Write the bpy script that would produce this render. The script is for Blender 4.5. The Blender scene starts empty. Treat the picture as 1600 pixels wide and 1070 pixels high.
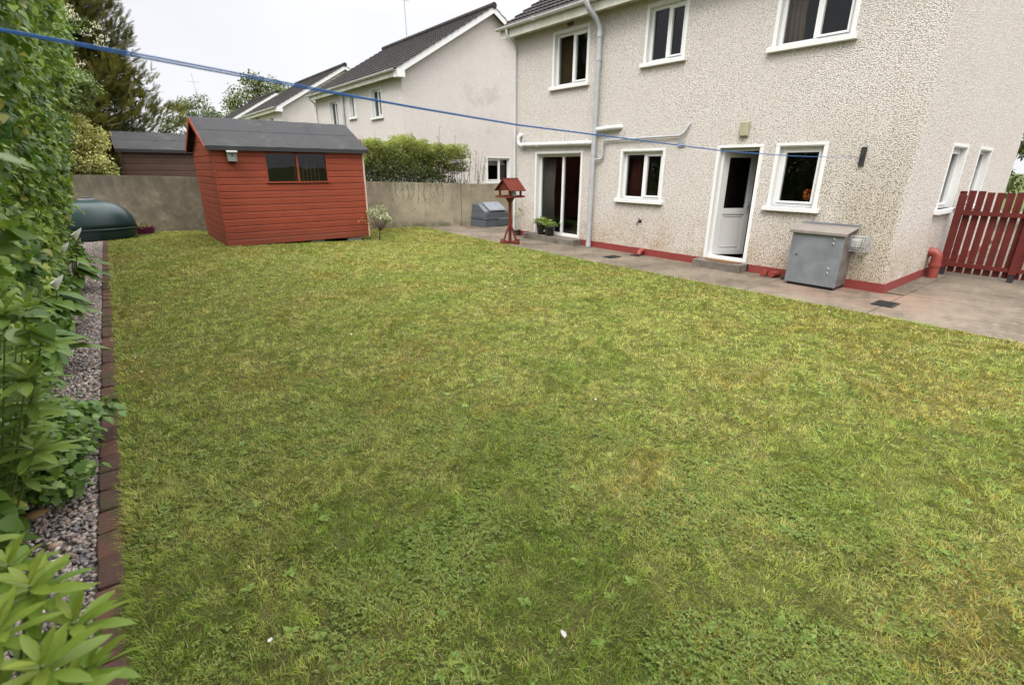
import bpy, bmesh, math, random
import numpy as np
from mathutils import Vector, Matrix
from math import sin, cos, pi, radians as R_

random.seed(7); rng = np.random.default_rng(11)
scn = bpy.context.scene
COL = scn.collection

# ------------------------------------------------------------------ camera
CAM = Vector((0.0, 0.0, 1.79))
def cam_axes(p, r, y):
    F = Vector((sin(y)*cos(p), cos(y)*cos(p), -sin(p)))
    Rr = Vector((cos(y), -sin(y), 0)); D = -Rr.cross(F)
    return cos(r)*Rr + sin(r)*D, -sin(r)*Rr + cos(r)*D, F
RX, DX, FX = cam_axes(R_(19.2446), R_(-0.347), R_(38.858))
cd = bpy.data.cameras.new('camera'); cam = bpy.data.objects.new('camera', cd); COL.objects.link(cam)
m = Matrix.Identity(4)
for i in range(3):
    m[i][0] = RX[i]; m[i][1] = -DX[i]; m[i][2] = -FX[i]; m[i][3] = CAM[i]
cam.matrix_world = m
cd.sensor_fit = 'HORIZONTAL'; cd.sensor_width = 36.0; cd.lens = 36*777.1/1600
cd.clip_start = 0.05; cd.clip_end = 4000
cd.dof.use_dof = True; cd.dof.focus_distance = 6.0; cd.dof.aperture_fstop = 3.6
scn.camera = cam

# ------------------------------------------------------------------ sky, sun, exposure
SUN_EL, SUN_AZ = R_(54), R_(238)          # azimuth clockwise from +Y: behind the viewer's left shoulder
wd = bpy.data.worlds.new('World'); scn.world = wd; wd.use_nodes = True
nt = wd.node_tree; nt.nodes.clear()
def wn(t, **k):
    n = nt.nodes.new(t)
    for a, b in k.items(): setattr(n, a, b)
    return n
sky = wn('ShaderNodeTexSky', sky_type='NISHITA', sun_disc=False, sun_elevation=SUN_EL, sun_rotation=SUN_AZ)
tc = wn('ShaderNodeTexCoord'); sep = wn('ShaderNodeSeparateXYZ'); nt.links.new(tc.outputs['Generated'], sep.inputs[0])
mr = wn('ShaderNodeMapRange'); nt.links.new(sep.outputs['Z'], mr.inputs['Value'])
mr.inputs['From Min'].default_value = 0.24; mr.inputs['From Max'].default_value = 1.0
mr.inputs['To Min'].default_value = 5.0; mr.inputs['To Max'].default_value = 27.0
cn = wn('ShaderNodeTexNoise'); cn.inputs['Scale'].default_value = 2.2; cn.inputs['Detail'].default_value = 5
nt.links.new(tc.outputs['Generated'], cn.inputs['Vector'])
cm = wn('ShaderNodeMapRange'); nt.links.new(cn.outputs['Fac'], cm.inputs['Value'])
cm.inputs['From Min'].default_value = .3; cm.inputs['From Max'].default_value = .7
cm.inputs['To Min'].default_value = .93; cm.inputs['To Max'].default_value = 1.05
mu = wn('ShaderNodeMath', operation='MULTIPLY'); nt.links.new(mr.outputs[0], mu.inputs[0]); nt.links.new(cm.outputs[0], mu.inputs[1])
cc = wn('ShaderNodeCombineColor'); 
mb_ = wn('ShaderNodeMath', operation='MULTIPLY'); mb_.inputs[1].default_value = 1.03; nt.links.new(mu.outputs[0], mb_.inputs[0])
nt.links.new(mu.outputs[0], cc.inputs[0]); nt.links.new(mu.outputs[0], cc.inputs[1]); nt.links.new(mb_.outputs[0], cc.inputs[2])
mx = wn('ShaderNodeMixRGB'); mx.inputs['Fac'].default_value = .94     # cloud cover over the clear sky
nt.links.new(sky.outputs[0], mx.inputs[1]); nt.links.new(cc.outputs[0], mx.inputs[2])
bg = wn('ShaderNodeBackground'); bg.inputs['Strength'].default_value = 0.11
nt.links.new(mx.outputs[0], bg.inputs['Color'])
wo = wn('ShaderNodeOutputWorld'); nt.links.new(bg.outputs[0], wo.inputs[0])

sl = bpy.data.lights.new('sun', 'SUN'); sl.energy = 1.5; sl.angle = R_(24); sl.color = (1, .96, .90)
so = bpy.data.objects.new('sun', sl); COL.objects.link(so)
sd = Vector((sin(SUN_AZ)*cos(SUN_EL), cos(SUN_AZ)*cos(SUN_EL), sin(SUN_EL)))
so.rotation_euler = sd.to_track_quat('Z', 'Y').to_euler(); so.location = (-6, -8, 14)
scn.view_settings.view_transform = 'Standard'; scn.view_settings.look = 'None'
scn.view_settings.exposure = 0.85; scn.view_settings.gamma = 1.0
scn.cycles.max_bounces = 8; scn.cycles.transparent_max_bounces = 12; scn.cycles.caustics_reflective = False; scn.cycles.caustics_refractive = False

# ------------------------------------------------------------------ helpers
def thing(o, label, cat, group=None):
    o['label'] = label; o['category'] = cat
    if group: o['group'] = group
    return o
def empty(name, label, cat, loc=(0, 0, 0), rz=0, group=None):
    o = bpy.data.objects.new(name, None); COL.objects.link(o)
    o.location = loc; o.rotation_euler = (0, 0, rz); o.empty_display_size = .1
    return thing(o, label, cat, group)
def link(name, me, mat, parent=None):
    o = bpy.data.objects.new(name, me); COL.objects.link(o)
    if mat and not me.materials: me.materials.append(mat)
    if parent: o.parent = parent
    return o

class MB:
    def __init__(s): s.v = []; s.f = []; s.sm = []
    def add(s, vs, fs, smooth=False):
        b = len(s.v); s.v += [tuple(v) for v in vs]; s.f += [tuple(i+b for i in f) for f in fs]; s.sm += [smooth]*len(fs); return s
    def box(s, x0, y0, z0, x1, y1, z1, M=None):
        x0, x1 = min(x0, x1), max(x0, x1); y0, y1 = min(y0, y1), max(y0, y1); z0, z1 = min(z0, z1), max(z0, z1)
        vs = [Vector(p) for p in ((x0,y0,z0),(x1,y0,z0),(x1,y1,z0),(x0,y1,z0),(x0,y0,z1),(x1,y0,z1),(x1,y1,z1),(x0,y1,z1))]
        if M: vs = [M @ v for v in vs]
        return s.add(vs, [(0,3,2,1),(4,5,6,7),(0,1,5,4),(1,2,6,5),(2,3,7,6),(3,0,4,7)])
    def bar(s, a, b, w, t, up=(0, 0, 1)):     # rectangular bar from a to b
        a, b = Vector(a), Vector(b); d = (b-a).normalized(); u = Vector(up)
        if abs(d.dot(u)) > .98: u = Vector((1, 0, 0))
        x = d.cross(u).normalized(); z = x.cross(d)
        vs = []
        for p in (a, b):
            for sx, sz in ((-1,-1),(1,-1),(1,1),(-1,1)): vs.append(p + x*sx*w/2 + z*sz*t/2)
        return s.add(vs, [(0,1,2,3),(7,6,5,4),(0,4,5,1),(1,5,6,2),(2,6,7,3),(3,7,4,0)])
    def tube(s, pts, r, n=10, cap=True):
        pts = [Vector(p) for p in pts]; rs = r if isinstance(r, (list, tuple)) else [r]*len(pts)
        vs = []; prev = None
        for i, p in enumerate(pts):
            d = (pts[min(i+1, len(pts)-1)] - pts[max(i-1, 0)]).normalized()
            if prev is None:
                u = Vector((0, 0, 1)) if abs(d.z) < .9 else Vector((1, 0, 0)); x = d.cross(u).normalized()
            else: x = (prev - d*prev.dot(d)).normalized()
            prev = x; y = d.cross(x)
            for k in range(n):
                a = 2*pi*k/n; vs.append(p + (x*cos(a)+y*sin(a))*rs[i])
        fs = [(i*n+k, i*n+(k+1) % n, (i+1)*n+(k+1) % n, (i+1)*n+k) for i in range(len(pts)-1) for k in range(n)]
        s.add(vs, fs, True)
        if cap:
            s.add(vs[:n], [tuple(range(n))[::-1]]); s.add(vs[-n:], [tuple(range(n))])
        return s
    def lathe(s, prof, n=20, c=(0, 0, 0)):
        vs = [(c[0]+r*cos(2*pi*k/n), c[1]+r*sin(2*pi*k/n), c[2]+z) for r, z in prof for k in range(n)]
        fs = [(i*n+k, i*n+(k+1) % n, (i+1)*n+(k+1) % n, (i+1)*n+k) for i in range(len(prof)-1) for k in range(n)]
        return s.add(vs, fs, True)
    def prism(s, poly, d):                     # polygon (3-D points) extruded by vector d
        n = len(poly); p = [Vector(q) for q in poly]; q = [a+Vector(d) for a in p]
        return s.add(p+q, [tuple(range(n))[::-1], tuple(range(n, 2*n))] + [(i, (i+1) % n, n+(i+1) % n, n+i) for i in range(n)])
    def build(s, name, mat, parent=None, bevel=0, smooth=None):
        me = bpy.data.meshes.new(name); me.from_pydata(s.v, [], s.f)
        me.polygons.foreach_set('use_smooth', s.sm if smooth is None else [smooth]*len(s.f))
        bm = bmesh.new(); bm.from_mesh(me); bmesh.ops.recalc_face_normals(bm, faces=bm.faces)
        if bevel:
            ed = [e for e in bm.edges if len(e.link_faces) == 2 and e.calc_face_angle(0) > .6]
            bmesh.ops.bevel(bm, geom=ed, offset=bevel, segments=1, affect='EDGES', clamp_overlap=True)
        bm.to_mesh(me); bm.free(); me.update()
        return link(name, me, mat, parent)

class Sc:                                      # many small transformed copies of a template, baked into ONE mesh
    def __init__(s): s.V = []; s.C = []; s.L = []; s.N = []; s.n = 0
    def add(s, tv, tf, P, Rm, S, C):
        tv = np.asarray(tv, float); N = len(P); k = len(tv)
        S = np.asarray(S, float)
        if S.ndim == 1: S = np.repeat(S[:, None], 3, 1)
        v = np.einsum('nij,nkj->nki', Rm, tv[None]*S[:, None, :]) + P[:, None, :]
        s.V.append(v.reshape(-1, 3)); s.C.append(np.repeat(C, k, 0))
        off = s.n + np.arange(N)*k
        for ln in sorted({len(f) for f in tf}):
            ff = np.array([f for f in tf if len(f) == ln])
            L = (off[:, None, None] + ff[None]).reshape(-1); s.L.append(L); s.N.append(np.full(N*len(ff), ln))
        s.n += N*k; return s
    def build(s, name, mat, parent=None, smooth=False):
        V = np.concatenate(s.V); C = np.concatenate(s.C); L = np.concatenate(s.L); N = np.concatenate(s.N)
        me = bpy.data.meshes.new(name); me.vertices.add(len(V)); me.vertices.foreach_set('co', V.astype(np.float32).ravel())
        me.loops.add(len(L)); me.loops.foreach_set('vertex_index', L.astype(np.int32))
        me.polygons.add(len(N)); st = np.concatenate([[0], np.cumsum(N)[:-1]])
        me.polygons.foreach_set('loop_start', st.astype(np.int32))
        if smooth: me.polygons.foreach_set('use_smooth', np.ones(len(N), bool))
        a = me.attributes.new('tint', 'FLOAT_COLOR', 'POINT')
        a.data.foreach_set('color', np.c_[np.clip(C, 0, 1), np.ones(len(C))].astype(np.float32).ravel())
        me.update(calc_edges=True); me.validate()
        return link(name, me, mat, parent)

def norm(a): return a/np.maximum(np.linalg.norm(a, axis=-1, keepdims=True), 1e-9)
def frames(d, n):                              # columns: side, along, normal
    y = norm(d); x = norm(np.cross(y, n)); z = np.cross(x, y)
    return np.stack([x, y, z], -1)
def rdir(n): return norm(rng.normal(size=(n, 3)))
def leaf_t(prof, fold=.18, droop=.25):         # (t, half width) stations -> template, length 1
    v = []; f = []
    for t, w in prof:
        z = -droop*t*t; v += [(-w, t, z+fold*w*2*.5), (0, t, z), (w, t, z+fold*w*2*.5)]
    for i in range(len(prof)-1):
        a = i*3; f += [(a, a+1, a+4, a+3), (a+1, a+2, a+5, a+4)]
    return v, f
LEAF_OVAL = leaf_t([(0, .02), (.22, .24), (.55, .30), (.82, .17), (1, .01)])
LEAF_LONG = leaf_t([(0, .015), (.25, .10), (.6, .145), (.85, .09), (1, .005)], .2, .22)
LEAF_HEART = leaf_t([(-.08, .12), (.08, .36), (.35, .42), (.7, .24), (1, .01)], .15, .3)
LEAF_LOBE = leaf_t([(0, .03), (.12, .38), (.3, .30), (.45, .48), (.62, .25), (.8, .26), (1, .03)], .1, .2)
LEAF_S = ([(0, 0, 0), (.28, .5, .06), (0, 1, -.12), (-.28, .5, .06)], [(0, 1, 2), (0, 2, 3)])
def vnoise(x, y, sc, seed=0):                  # smooth value noise 0..1
    r = np.random.default_rng(seed).random((256, 256)); u = x/sc+1000; w = y/sc+1000
    i = np.floor(u).astype(int); j = np.floor(w).astype(int); fu = u-i; fw = w-j
    fu = fu*fu*(3-2*fu); fw = fw*fw*(3-2*fw); g = lambda a, b: r[a % 256, b % 256]
    return (g(i, j)*(1-fu)+g(i+1, j)*fu)*(1-fw) + (g(i, j+1)*(1-fu)+g(i+1, j+1)*fu)*fw
def mixc(a, b, t): return np.asarray(a)[None]*(1-t[:, None]) + np.asarray(b)[None]*t[:, None]

# ------------------------------------------------------------------ materials
class NT:
    def __init__(s, name):
        s.m = bpy.data.materials.new(name); s.m.use_nodes = True; s.t = s.m.node_tree
        s.b = s.t.nodes['Principled BSDF']; s.o = s.t.nodes['Material Output']
    def n(s, t, **k):
        x = s.t.nodes.new(t)
        for a, b in k.items():
            if hasattr(x, a): setattr(x, a, b)
            else: x.inputs[a.replace('_', ' ')].default_value = b
        return x
    def l(s, a, b): s.t.links.new(a, b)
    def pos(s):
        if not hasattr(s, 'g'): s.g = s.n('ShaderNodeNewGeometry')
        return s.g.outputs['Position']
    def obj(s):
        if not hasattr(s, 'c'): s.c = s.n('ShaderNodeTexCoord')
        return s.c.outputs['Object']
    def noise(s, scale, detail=4, rough=.55, vec=None, stretch=None):
        x = s.n('ShaderNodeTexNoise'); x.inputs['Scale'].default_value = scale; x.inputs['Detail'].default_value = detail; x.inputs['Roughness'].default_value = rough
        v = vec or s.pos()
        if stretch:
            mp = s.n('ShaderNodeMapping'); mp.inputs['Scale'].default_value = stretch; s.l(v, mp.inputs[0]); v = mp.outputs[0]
        s.l(v, x.inputs['Vector']); return x.outputs['Fac']
    def rng(s, v, a, b, c=0, d=1, smooth=True):
        x = s.n('ShaderNodeMapRange'); x.interpolation_type = 'SMOOTHSTEP' if smooth else 'LINEAR'
        for i, q in zip(('From Min', 'From Max', 'To Min', 'To Max'), (a, b, c, d)): x.inputs[i].default_value = q
        s.l(v, x.inputs['Value']); return x.outputs[0]
    def mul(s, a, b, op='MULTIPLY'):
        x = s.n('ShaderNodeMath', operation=op)
        for i, q in enumerate((a, b)):
            if isinstance(q, (int, float)): x.inputs[i].default_value = q
            else: s.l(q, x.inputs[i])
        return x.outputs[0]
    def mix(s, fac, a, b, mode='MIX'):
        x = s.n('ShaderNodeMixRGB', blend_type=mode)
        for i, q in enumerate((fac, a, b)):
            if isinstance(q, (int, float)): x.inputs[i].default_value = q
            elif isinstance(q, (tuple, list)): x.inputs[i].default_value = (*q, 1)
            else: s.l(q, x.inputs[i])
        return x.outputs[0]
    def bump(s, h, strength=.5, dist=.01):
        x = s.n('ShaderNodeBump'); x.inputs['Strength'].default_value = strength; x.inputs['Distance'].default_value = dist
        s.l(h, x.inputs['Height']); s.l(x.outputs[0], s.b.inputs['Normal']); return x
    def fin(s, col, rough=.7, spec=.4, metal=0):
        if isinstance(col, (tuple, list)): s.b.inputs['Base Color'].default_value = (*col, 1)
        else: s.l(col, s.b.inputs['Base Color'])
        if isinstance(rough, (int, float)): s.b.inputs['Roughness'].default_value = rough
        else: s.l(rough, s.b.inputs['Roughness'])
        s.b.inputs['Specular IOR Level'].default_value = spec; s.b.inputs['Metallic'].default_value = metal
        return s.m
    def xyz(s):
        x = s.n('ShaderNodeSeparateXYZ'); s.l(s.pos(), x.inputs[0]); return x.outputs

def paint(name, col, rough=.45, dirt=.15, scale=3.0, bump=0.0, spec=.4, metal=0, dcol=None):
    t = NT(name); n = t.rng(t.noise(scale, 6, .65), .35, .7)
    d = dcol or tuple(c*(1-dirt*2.2) for c in col)
    c = t.mix(t.mul(n, min(1, dirt*3)), col, d)
    if bump: t.bump(t.noise(scale*30, 3), bump, .003)
    return t.fin(c, rough, spec, metal)

def leaf_mat(name, trans=.3, rough=.42, spec=.5):
    t = NT(name); a = t.n('ShaderNodeAttribute', attribute_name='tint')
    c = a.outputs['Color']; t.fin(c, rough, spec)
    tr = t.n('ShaderNodeBsdfTranslucent'); c2 = t.mix(1.0, c, (1.25, 1.25, .6), 'MULTIPLY'); t.l(c2, tr.inputs['Color'])
    mxs = t.n('ShaderNodeMixShader'); mxs.inputs[0].default_value = trans
    t.l(t.b.outputs[0], mxs.inputs[1]); t.l(tr.outputs[0], mxs.inputs[2]); t.l(mxs.outputs[0], t.o.inputs['Surface'])
    return t.m

def mat_pebble(name, light, dark, stain=True, sc=1.0):
    t = NT(name)
    n1 = t.noise(36*sc, 4, .7); n2 = t.noise(90*sc, 2, .5); nb = t.noise(.55, 5, .6); nm = t.noise(2.4, 5, .65)
    h = t.mul(t.mul(n1, .65), t.mul(n2, .35), 'ADD')
    vo = t.n('ShaderNodeTexVoronoi'); vo.inputs['Scale'].default_value = 46*sc; t.l(t.pos(), vo.inputs['Vector'])
    h = t.mul(t.mul(h, .62), t.mul(t.rng(vo.outputs['Distance'], .75, .15), .38), 'ADD')
    f = t.rng(h, .31, .475)
    wn_ = t.n('ShaderNodeSeparateColor'); t.l(vo.outputs['Color'], wn_.inputs[0])
    c = t.mix(f, dark, t.mix(wn_.outputs[0], tuple(q*.86 for q in light), tuple(min(.9, q*1.08) for q in light)))
    c = t.mix(t.mul(t.rng(nb, .4, .68), .35), c, tuple(q*.80 for q in light))
    c = t.mix(t.mul(t.rng(nm, .52, .75), .22), c, (.44, .37, .29))
    if stain:
        x, y, z = t.xyz()
        ns = t.noise(1.3, 6, .7); nv = t.noise(1.0, 5, .6, stretch=(2.2, 2.2, .35))
        low = t.mul(t.rng(z, 1.25, .15), t.rng(ns, .32, .62)); c = t.mix(t.mul(low, .8), c, t.mix(f, (.20, .14, .09), (.52, .42, .30)))
        cor = t.mul(t.mul(t.rng(y, 4.6, 2.7), t.rng(z, 3.2, .7)), t.rng(nv, .28, .62)); cor = t.mul(cor, t.rng(y, 2.285, 2.36))
        c = t.mix(t.mul(cor, .80), c, t.mix(f, (.13, .11, .07), (.43, .37, .26)))
        up = t.mul(t.rng(z, 2.6, 5.0), t.rng(nv, .5, .75)); c = t.mix(t.mul(up, .25), c, (.36, .33, .29))
    else:
        x, y, z = t.xyz(); ns = t.noise(.9, 6, .7); g = t.mul(t.mul(t.rng(z, 1.8, 3.4), t.rng(z, 6.4, 4.6)), t.mul(t.rng(x, 11.2, 12.8), t.rng(ns, .46, .66)))
        c = t.mix(t.mul(g, .38), c, (.30, .28, .27))
    t.bump(h, .75, .024)
    return t.fin(c, .9, .2)

M = {}
M['pebble'] = mat_pebble('pebbledash_cream', (.67, .62, .57), (.345, .31, .27), True, 1.22)
M['pebble_far'] = mat_pebble('pebbledash_neighbour', (.67, .625, .585), (.47, .43, .395), False, 1.25)
M['white'] = paint('white_upvc', (.70, .70, .69), .32, .05, 2)
M['whitepaint'] = paint('white_painted_render', (.66, .66, .64), .6, .04, 2, .15)
M['dirtywhite'] = paint('weathered_white_paint', (.60, .59, .53), .55, .22, 2.5, dcol=(.36, .37, .22))
M['pipewhite'] = paint('white_plastic_pipe', (.58, .58, .565), .4, .12, 5)
M['pipegrey'] = paint('grey_plastic_pipe', (.40, .41, .42), .45, .15, 5)
M['darkgrey'] = paint('dark_grey_plastic', (.10, .105, .11), .5, .12, 5)
M['plinth'] = paint('red_plinth_paint', (.20, .032, .027), .65, .18, 4, .4, dcol=(.22, .05, .04))
M['redpipe'] = paint('terracotta_drain_pipe', (.24, .047, .033), .5, .15, 8)
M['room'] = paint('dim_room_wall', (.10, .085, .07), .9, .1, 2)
M['black'] = paint('black_iron', (.025, .025, .026), .55, .1, 8)

def mat_tiles():
    t = NT('brown_concrete_tiles'); a = t.noise(5, 5, .6); b = t.noise(.7, 4, .6); n = t.noise(60, 2)
    c = t.mix(t.rng(a, .35, .65), (.020, .0175, .017), (.044, .036, .034)); c = t.mix(t.mul(t.rng(b, .5, .75), .5), c, (.055, .052, .040))
    t.bump(n, .4, .004); return t.fin(c, .85, .2)
M['tiles'] = mat_tiles()

def mat_glass():
    t = NT('window_glass'); t.t.nodes.remove(t.b)
    lw = t.n('ShaderNodeLayerWeight'); lw.inputs['Blend'].default_value = .5
    fr = t.n('ShaderNodeMath', operation='MULTIPLY_ADD'); fr.inputs[1].default_value = .9; fr.inputs[2].default_value = .045
    t.l(t.mul(lw.outputs['Facing'], 5.0, 'POWER'), fr.inputs[0])
    tr = t.n('ShaderNodeBsdfTransparent'); tr.inputs['Color'].default_value = (.62, .63, .62, 1)
    gl = t.n('ShaderNodeBsdfGlossy'); gl.inputs['Roughness'].default_value = .01; gl.inputs['Color'].default_value = (.8, .82, .84, 1)
    nz = t.noise(1.2, 2); bp = t.n('ShaderNodeBump'); bp.inputs['Strength'].default_value = .05; bp.inputs['Distance'].default_value = .05; t.l(nz, bp.inputs['Height']); t.l(bp.outputs[0], gl.inputs['Normal'])
    mxs = t.n('ShaderNodeMixShader'); t.l(fr.outputs[0], mxs.inputs[0]); t.l(tr.outputs[0], mxs.inputs[1]); t.l(gl.outputs[0], mxs.inputs[2])
    t.l(mxs.outputs[0], t.o.inputs['Surface']); return t.m
M['glass'] = mat_glass()

def mat_concrete(name, base, dark, light, rust=False, sc=1.0, bumpd=.006):
    t = NT(name); a = t.noise(1.1*sc, 6, .7); b = t.noise(9*sc, 6, .7); e = t.noise(70, 3); f = t.noise(.35*sc, 4, .6)
    c = t.mix(t.rng(a, .33, .67), dark, base); c = t.mix(t.mul(t.rng(b, .5, .72), .55), c, light)
    c = t.mix(t.mul(t.rng(b, .48, .28), .5), c, dark); c = t.mix(t.mul(t.rng(e, .55, .75), .3), c, light)
    c = t.mix(t.mul(t.rng(f, .45, .7), .3), c, tuple(q*.6 for q in dark))
    if rust:
        x, y, z = t.xyz()
        d1 = t.mul(t.mul(t.rng(x, 7.7, 8.7), t.rng(x, 10.2, 9.1)), t.mul(t.rng(y, 1.2, 2.1), t.rng(y, 3.9, 2.9)))
        c = t.mix(t.mul(t.mul(d1, t.rng(a, .3, .55)), .75), c, (.215, .135, .095))
        g = t.mul(t.rng(x, 10.5, 11.8), t.rng(y, 3.0, 2.0)); c = t.mix(t.mul(g, .25), c, (.12, .105, .085))
        sp = t.rng(t.noise(26, 2, .5), .70, .76); pt = t.rng(t.noise(.9, 3, .6), .5, .62); c = t.mix(t.mul(t.mul(sp, pt), .7), c, (.50, .47, .42))
    t.bump(t.mul(e, t.mul(b, 2.0), 'ADD'), .5, bumpd); return t.fin(c, .88, .25)
M['patio'] = mat_concrete('patio_concrete', (.185, .150, .110), (.090, .072, .052), (.26, .218, .168), True)
M['step'] = mat_concrete('step_concrete', (.20, .175, .145), (.10, .085, .068), (.28, .25, .21), False, 3)
M['block'] = mat_concrete('grey_block', (.30, .28, .25), (.16, .15, .13), (.36, .34, .31), False, 3)

def mat_gwall():
    t = NT('stained_shaded_wall_render'); x, y, z = t.xyz()
    a = t.noise(.8, 6, .68); b = t.noise(3.5, 6, .7); e = t.noise(55, 3); v = t.noise(1.2, 5, .65, stretch=(3, 3, .4))
    c = t.mix(t.rng(a, .35, .65), (.235, .205, .145), (.36, .32, .225))
    c = t.mix(t.mul(t.rng(x, 4.6, 3.2), .9), c, t.mix(t.rng(b, .35, .65), (.10, .082, .060), (.165, .138, .10)))   # browner left stretch, with the shade of the trees painted into its colour
    pk = t.mul(t.mul(t.rng(x, 7.3, 6.5), t.rng(x, 4.6, 5.2)), t.rng(z, .45, .8)); c = t.mix(t.mul(t.mul(pk, t.rng(b, .3, .5)), .65), c, (.185, .14, .12))
    c = t.mix(t.mul(t.rng(v, .52, .75), .38), c, (.12, .10, .075)); c = t.mix(t.mul(t.rng(b, .56, .75), .35), c, (.40, .37, .29))
    top = t.mul(t.rng(z, 1.0, 1.45), t.rng(v, .35, .6)); c = t.mix(t.mul(top, .5), c, (.06, .055, .04))
    bot = t.mul(t.rng(z, .28, .04), t.rng(b, .3, .6)); c = t.mix(t.mul(bot, .7), c, (.07, .07, .04))
    t.bump(t.mul(e, t.mul(b, 1.5), 'ADD'), .5, .008); return t.fin(c, .92, .15)
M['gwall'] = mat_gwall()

def mat_wood(name, c1, c2, knots=True, axis='x', sat=1):
    t = NT(name); st = (1.2, 14, 22) if axis == 'x' else (14, 14, 1.0)
    g = t.noise(1.6, 6, .65, stretch=st); b = t.noise(1.6, 4, .6); w = t.noise(.9, 2, stretch=(.3, .3, 7.2))
    c = t.mix(t.rng(g, .3, .7), c1, c2); c = t.mix(t.mul(t.rng(b, .5, .75), .35), c, tuple(q*.62 for q in c1)); c = t.mix(t.mul(t.rng(w, .45, .65), .28), c, tuple(min(1, q*1.25) for q in c2))
    if knots:
        k = t.n('ShaderNodeTexVoronoi'); k.inputs['Scale'].default_value = 4.2; mp = t.n('ShaderNodeMapping'); mp.inputs['Scale'].default_value = (1, 1, 2.2); t.l(t.pos(), mp.inputs[0]); t.l(mp.outputs[0], k.inputs['Vector'])
        c = t.mix(t.mul(t.rng(k.outputs['Distance'], .17, .05), .75), c, tuple(q*.35 for q in c1))
    if knots:
        x, y, z = t.xyz(); fd = t.noise(.55, 4, .6); c = t.mix(t.mul(t.rng(fd, .42, .65), .35), c, tuple(min(1, q*1.22) for q in c2)); md = t.mul(t.rng(z, .55, .14), t.rng(t.noise(6, 5, .7), .3, .65)); c = t.mix(t.mul(md, .45), c, (.085, .050, .030))
    t.bump(g, .35, .003); return t.fin(c, .62, .3)
M['shedred'] = mat_wood('red_stained_shiplap', (.175, .031, .013), (.232, .046, .020))
M['shedbrown'] = mat_wood('brown_stained_shiplap', (.058, .031, .020), (.088, .048, .031), False)
M['reddark'] = mat_wood('dark_red_stained_wood', (.082, .012, .009), (.118, .019, .014), False, 'z')
M['birdred'] = mat_wood('red_brown_stained_wood', (.095, .018, .011), (.145, .028, .017), False, 'z')
M['palewood'] = mat_wood('pale_batten', (.42, .30, .24), (.55, .42, .34), False, 'z')
def mat_felt():
    t = NT('grey_mineral_felt'); a = t.noise(160, 2, .6); b = t.noise(2.2, 6, .7); s = t.noise(1.1, 5, .65, stretch=(4, .5, 1))
    c = t.mix(t.rng(a, .35, .65), (.024, .024, .025), (.056, .056, .057)); c = t.mix(t.mul(t.rng(b, .5, .72), .4), c, (.085, .084, .080)); c = t.mix(t.mul(t.rng(s, .52, .7), .5), c, (.022, .022, .024))
    t.bump(a, .5, .004); return t.fin(c, .9, .2)
M['felt'] = mat_felt()
def mat_brick():
    t = NT('old_edging_brick'); oi = t.n('ShaderNodeObjectInfo'); a = t.noise(14, 6, .7); b = t.noise(3.0, 5, .65); e = t.noise(90, 2)
    c = t.mix(oi.outputs['Random'], (.062, .034, .027), (.115, .052, .037)); c = t.mix(t.mul(t.rng(a, .45, .7), .5), c, (.07, .048, .038))
    c = t.mix(t.mul(t.rng(b, .46, .62), .75), c, (.045, .045, .018)); t.bump(t.mul(e, a, 'ADD'), .6, .006); return t.fin(c, .9, .2)
M['brick'] = mat_brick()
def mat_galv():
    t = NT('weathered_galvanised_steel'); a = t.noise(3.2, 6, .7); b = t.noise(22, 4, .7); v = t.noise(1.4, 5, .6, stretch=(5, 5, .7))
    c = t.mix(t.rng(a, .3, .7), (.145, .158, .17), (.20, .216, .228)); c = t.mix(t.mul(t.rng(b, .55, .75), .35), c, (.28, .29, .295)); c = t.mix(t.mul(t.rng(v, .58, .74), .5), c, (.15, .13, .115))
    return t.fin(c, t.rng(a, .3, .7, .42, .6), .5, .15)
M['galv'] = mat_galv()
def mat_rustpan():
    t = NT('rusty_brown_steel'); a = t.noise(5, 6, .7); b = t.noise(2, 5, .6, stretch=(3, 3, .6))
    c = t.mix(t.rng(a, .35, .65), (.10, .082, .07), (.165, .148, .135)); c = t.mix(t.mul(t.rng(b, .5, .68), .7), c, (.17, .075, .038)); return t.fin(c, .7, .35)
M['rustpan'] = mat_rustpan()
M['tank'] = paint('dark_green_polythene', (.010, .032, .030), .36, .2, 2.5, .15, .5, dcol=(.02, .04, .036))
M['bin'] = paint('blue_grey_plastic', (.085, .098, .112), .42, .15, 6, .1, .45)
M['binlid'] = paint('pale_grey_plastic_lid', (.20, .215, .235), .45, .15, 6)
M['purple'] = paint('plum_plastic', (.14, .018, .06), .4, .15, 6)
M['glaze'] = paint('dark_glazed_pot', (.012, .016, .010), .16, .2, 9, 0, .6, dcol=(.03, .035, .02))
M['soil'] = paint('dark_soil', (.030, .022, .015), .95, .2, 12, .8)
M['coir'] = paint('coir_mat', (.17, .085, .035), .95, .2, 40, 1)
M['cord'] = paint('blue_nylon_cord', (.015, .105, .33), .5, .15, 60)
M['lampglass'] = paint('yellowed_plastic_lens', (.36, .33, .22), .4, .15, 8)
M['nest'] = paint('grey_green_painted_wood', (.20, .22, .20), .7, .2, 9)
M['bark'] = mat_concrete('tree_bark', (.11, .080, .055), (.05, .036, .025), (.16, .13, .10), False, 6, .02)
M['stem'] = paint('green_stem', (.11, .15, .04), .6, .15, 10)
M['brownstem'] = paint('brown_stem', (.085, .05, .03), .75, .15, 10)
M['leaf'] = leaf_mat('leaf_matte', .32, .45); M['leafgloss'] = leaf_mat('leaf_gloss', .30, .46, .32); M['grass'] = leaf_mat('grass_blade', .30, .6, .25)
M['needle'] = leaf_mat('conifer_needle', .15, .7, .2)
M['petal'] = leaf_mat('petal', .3, .5, .3)
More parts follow.
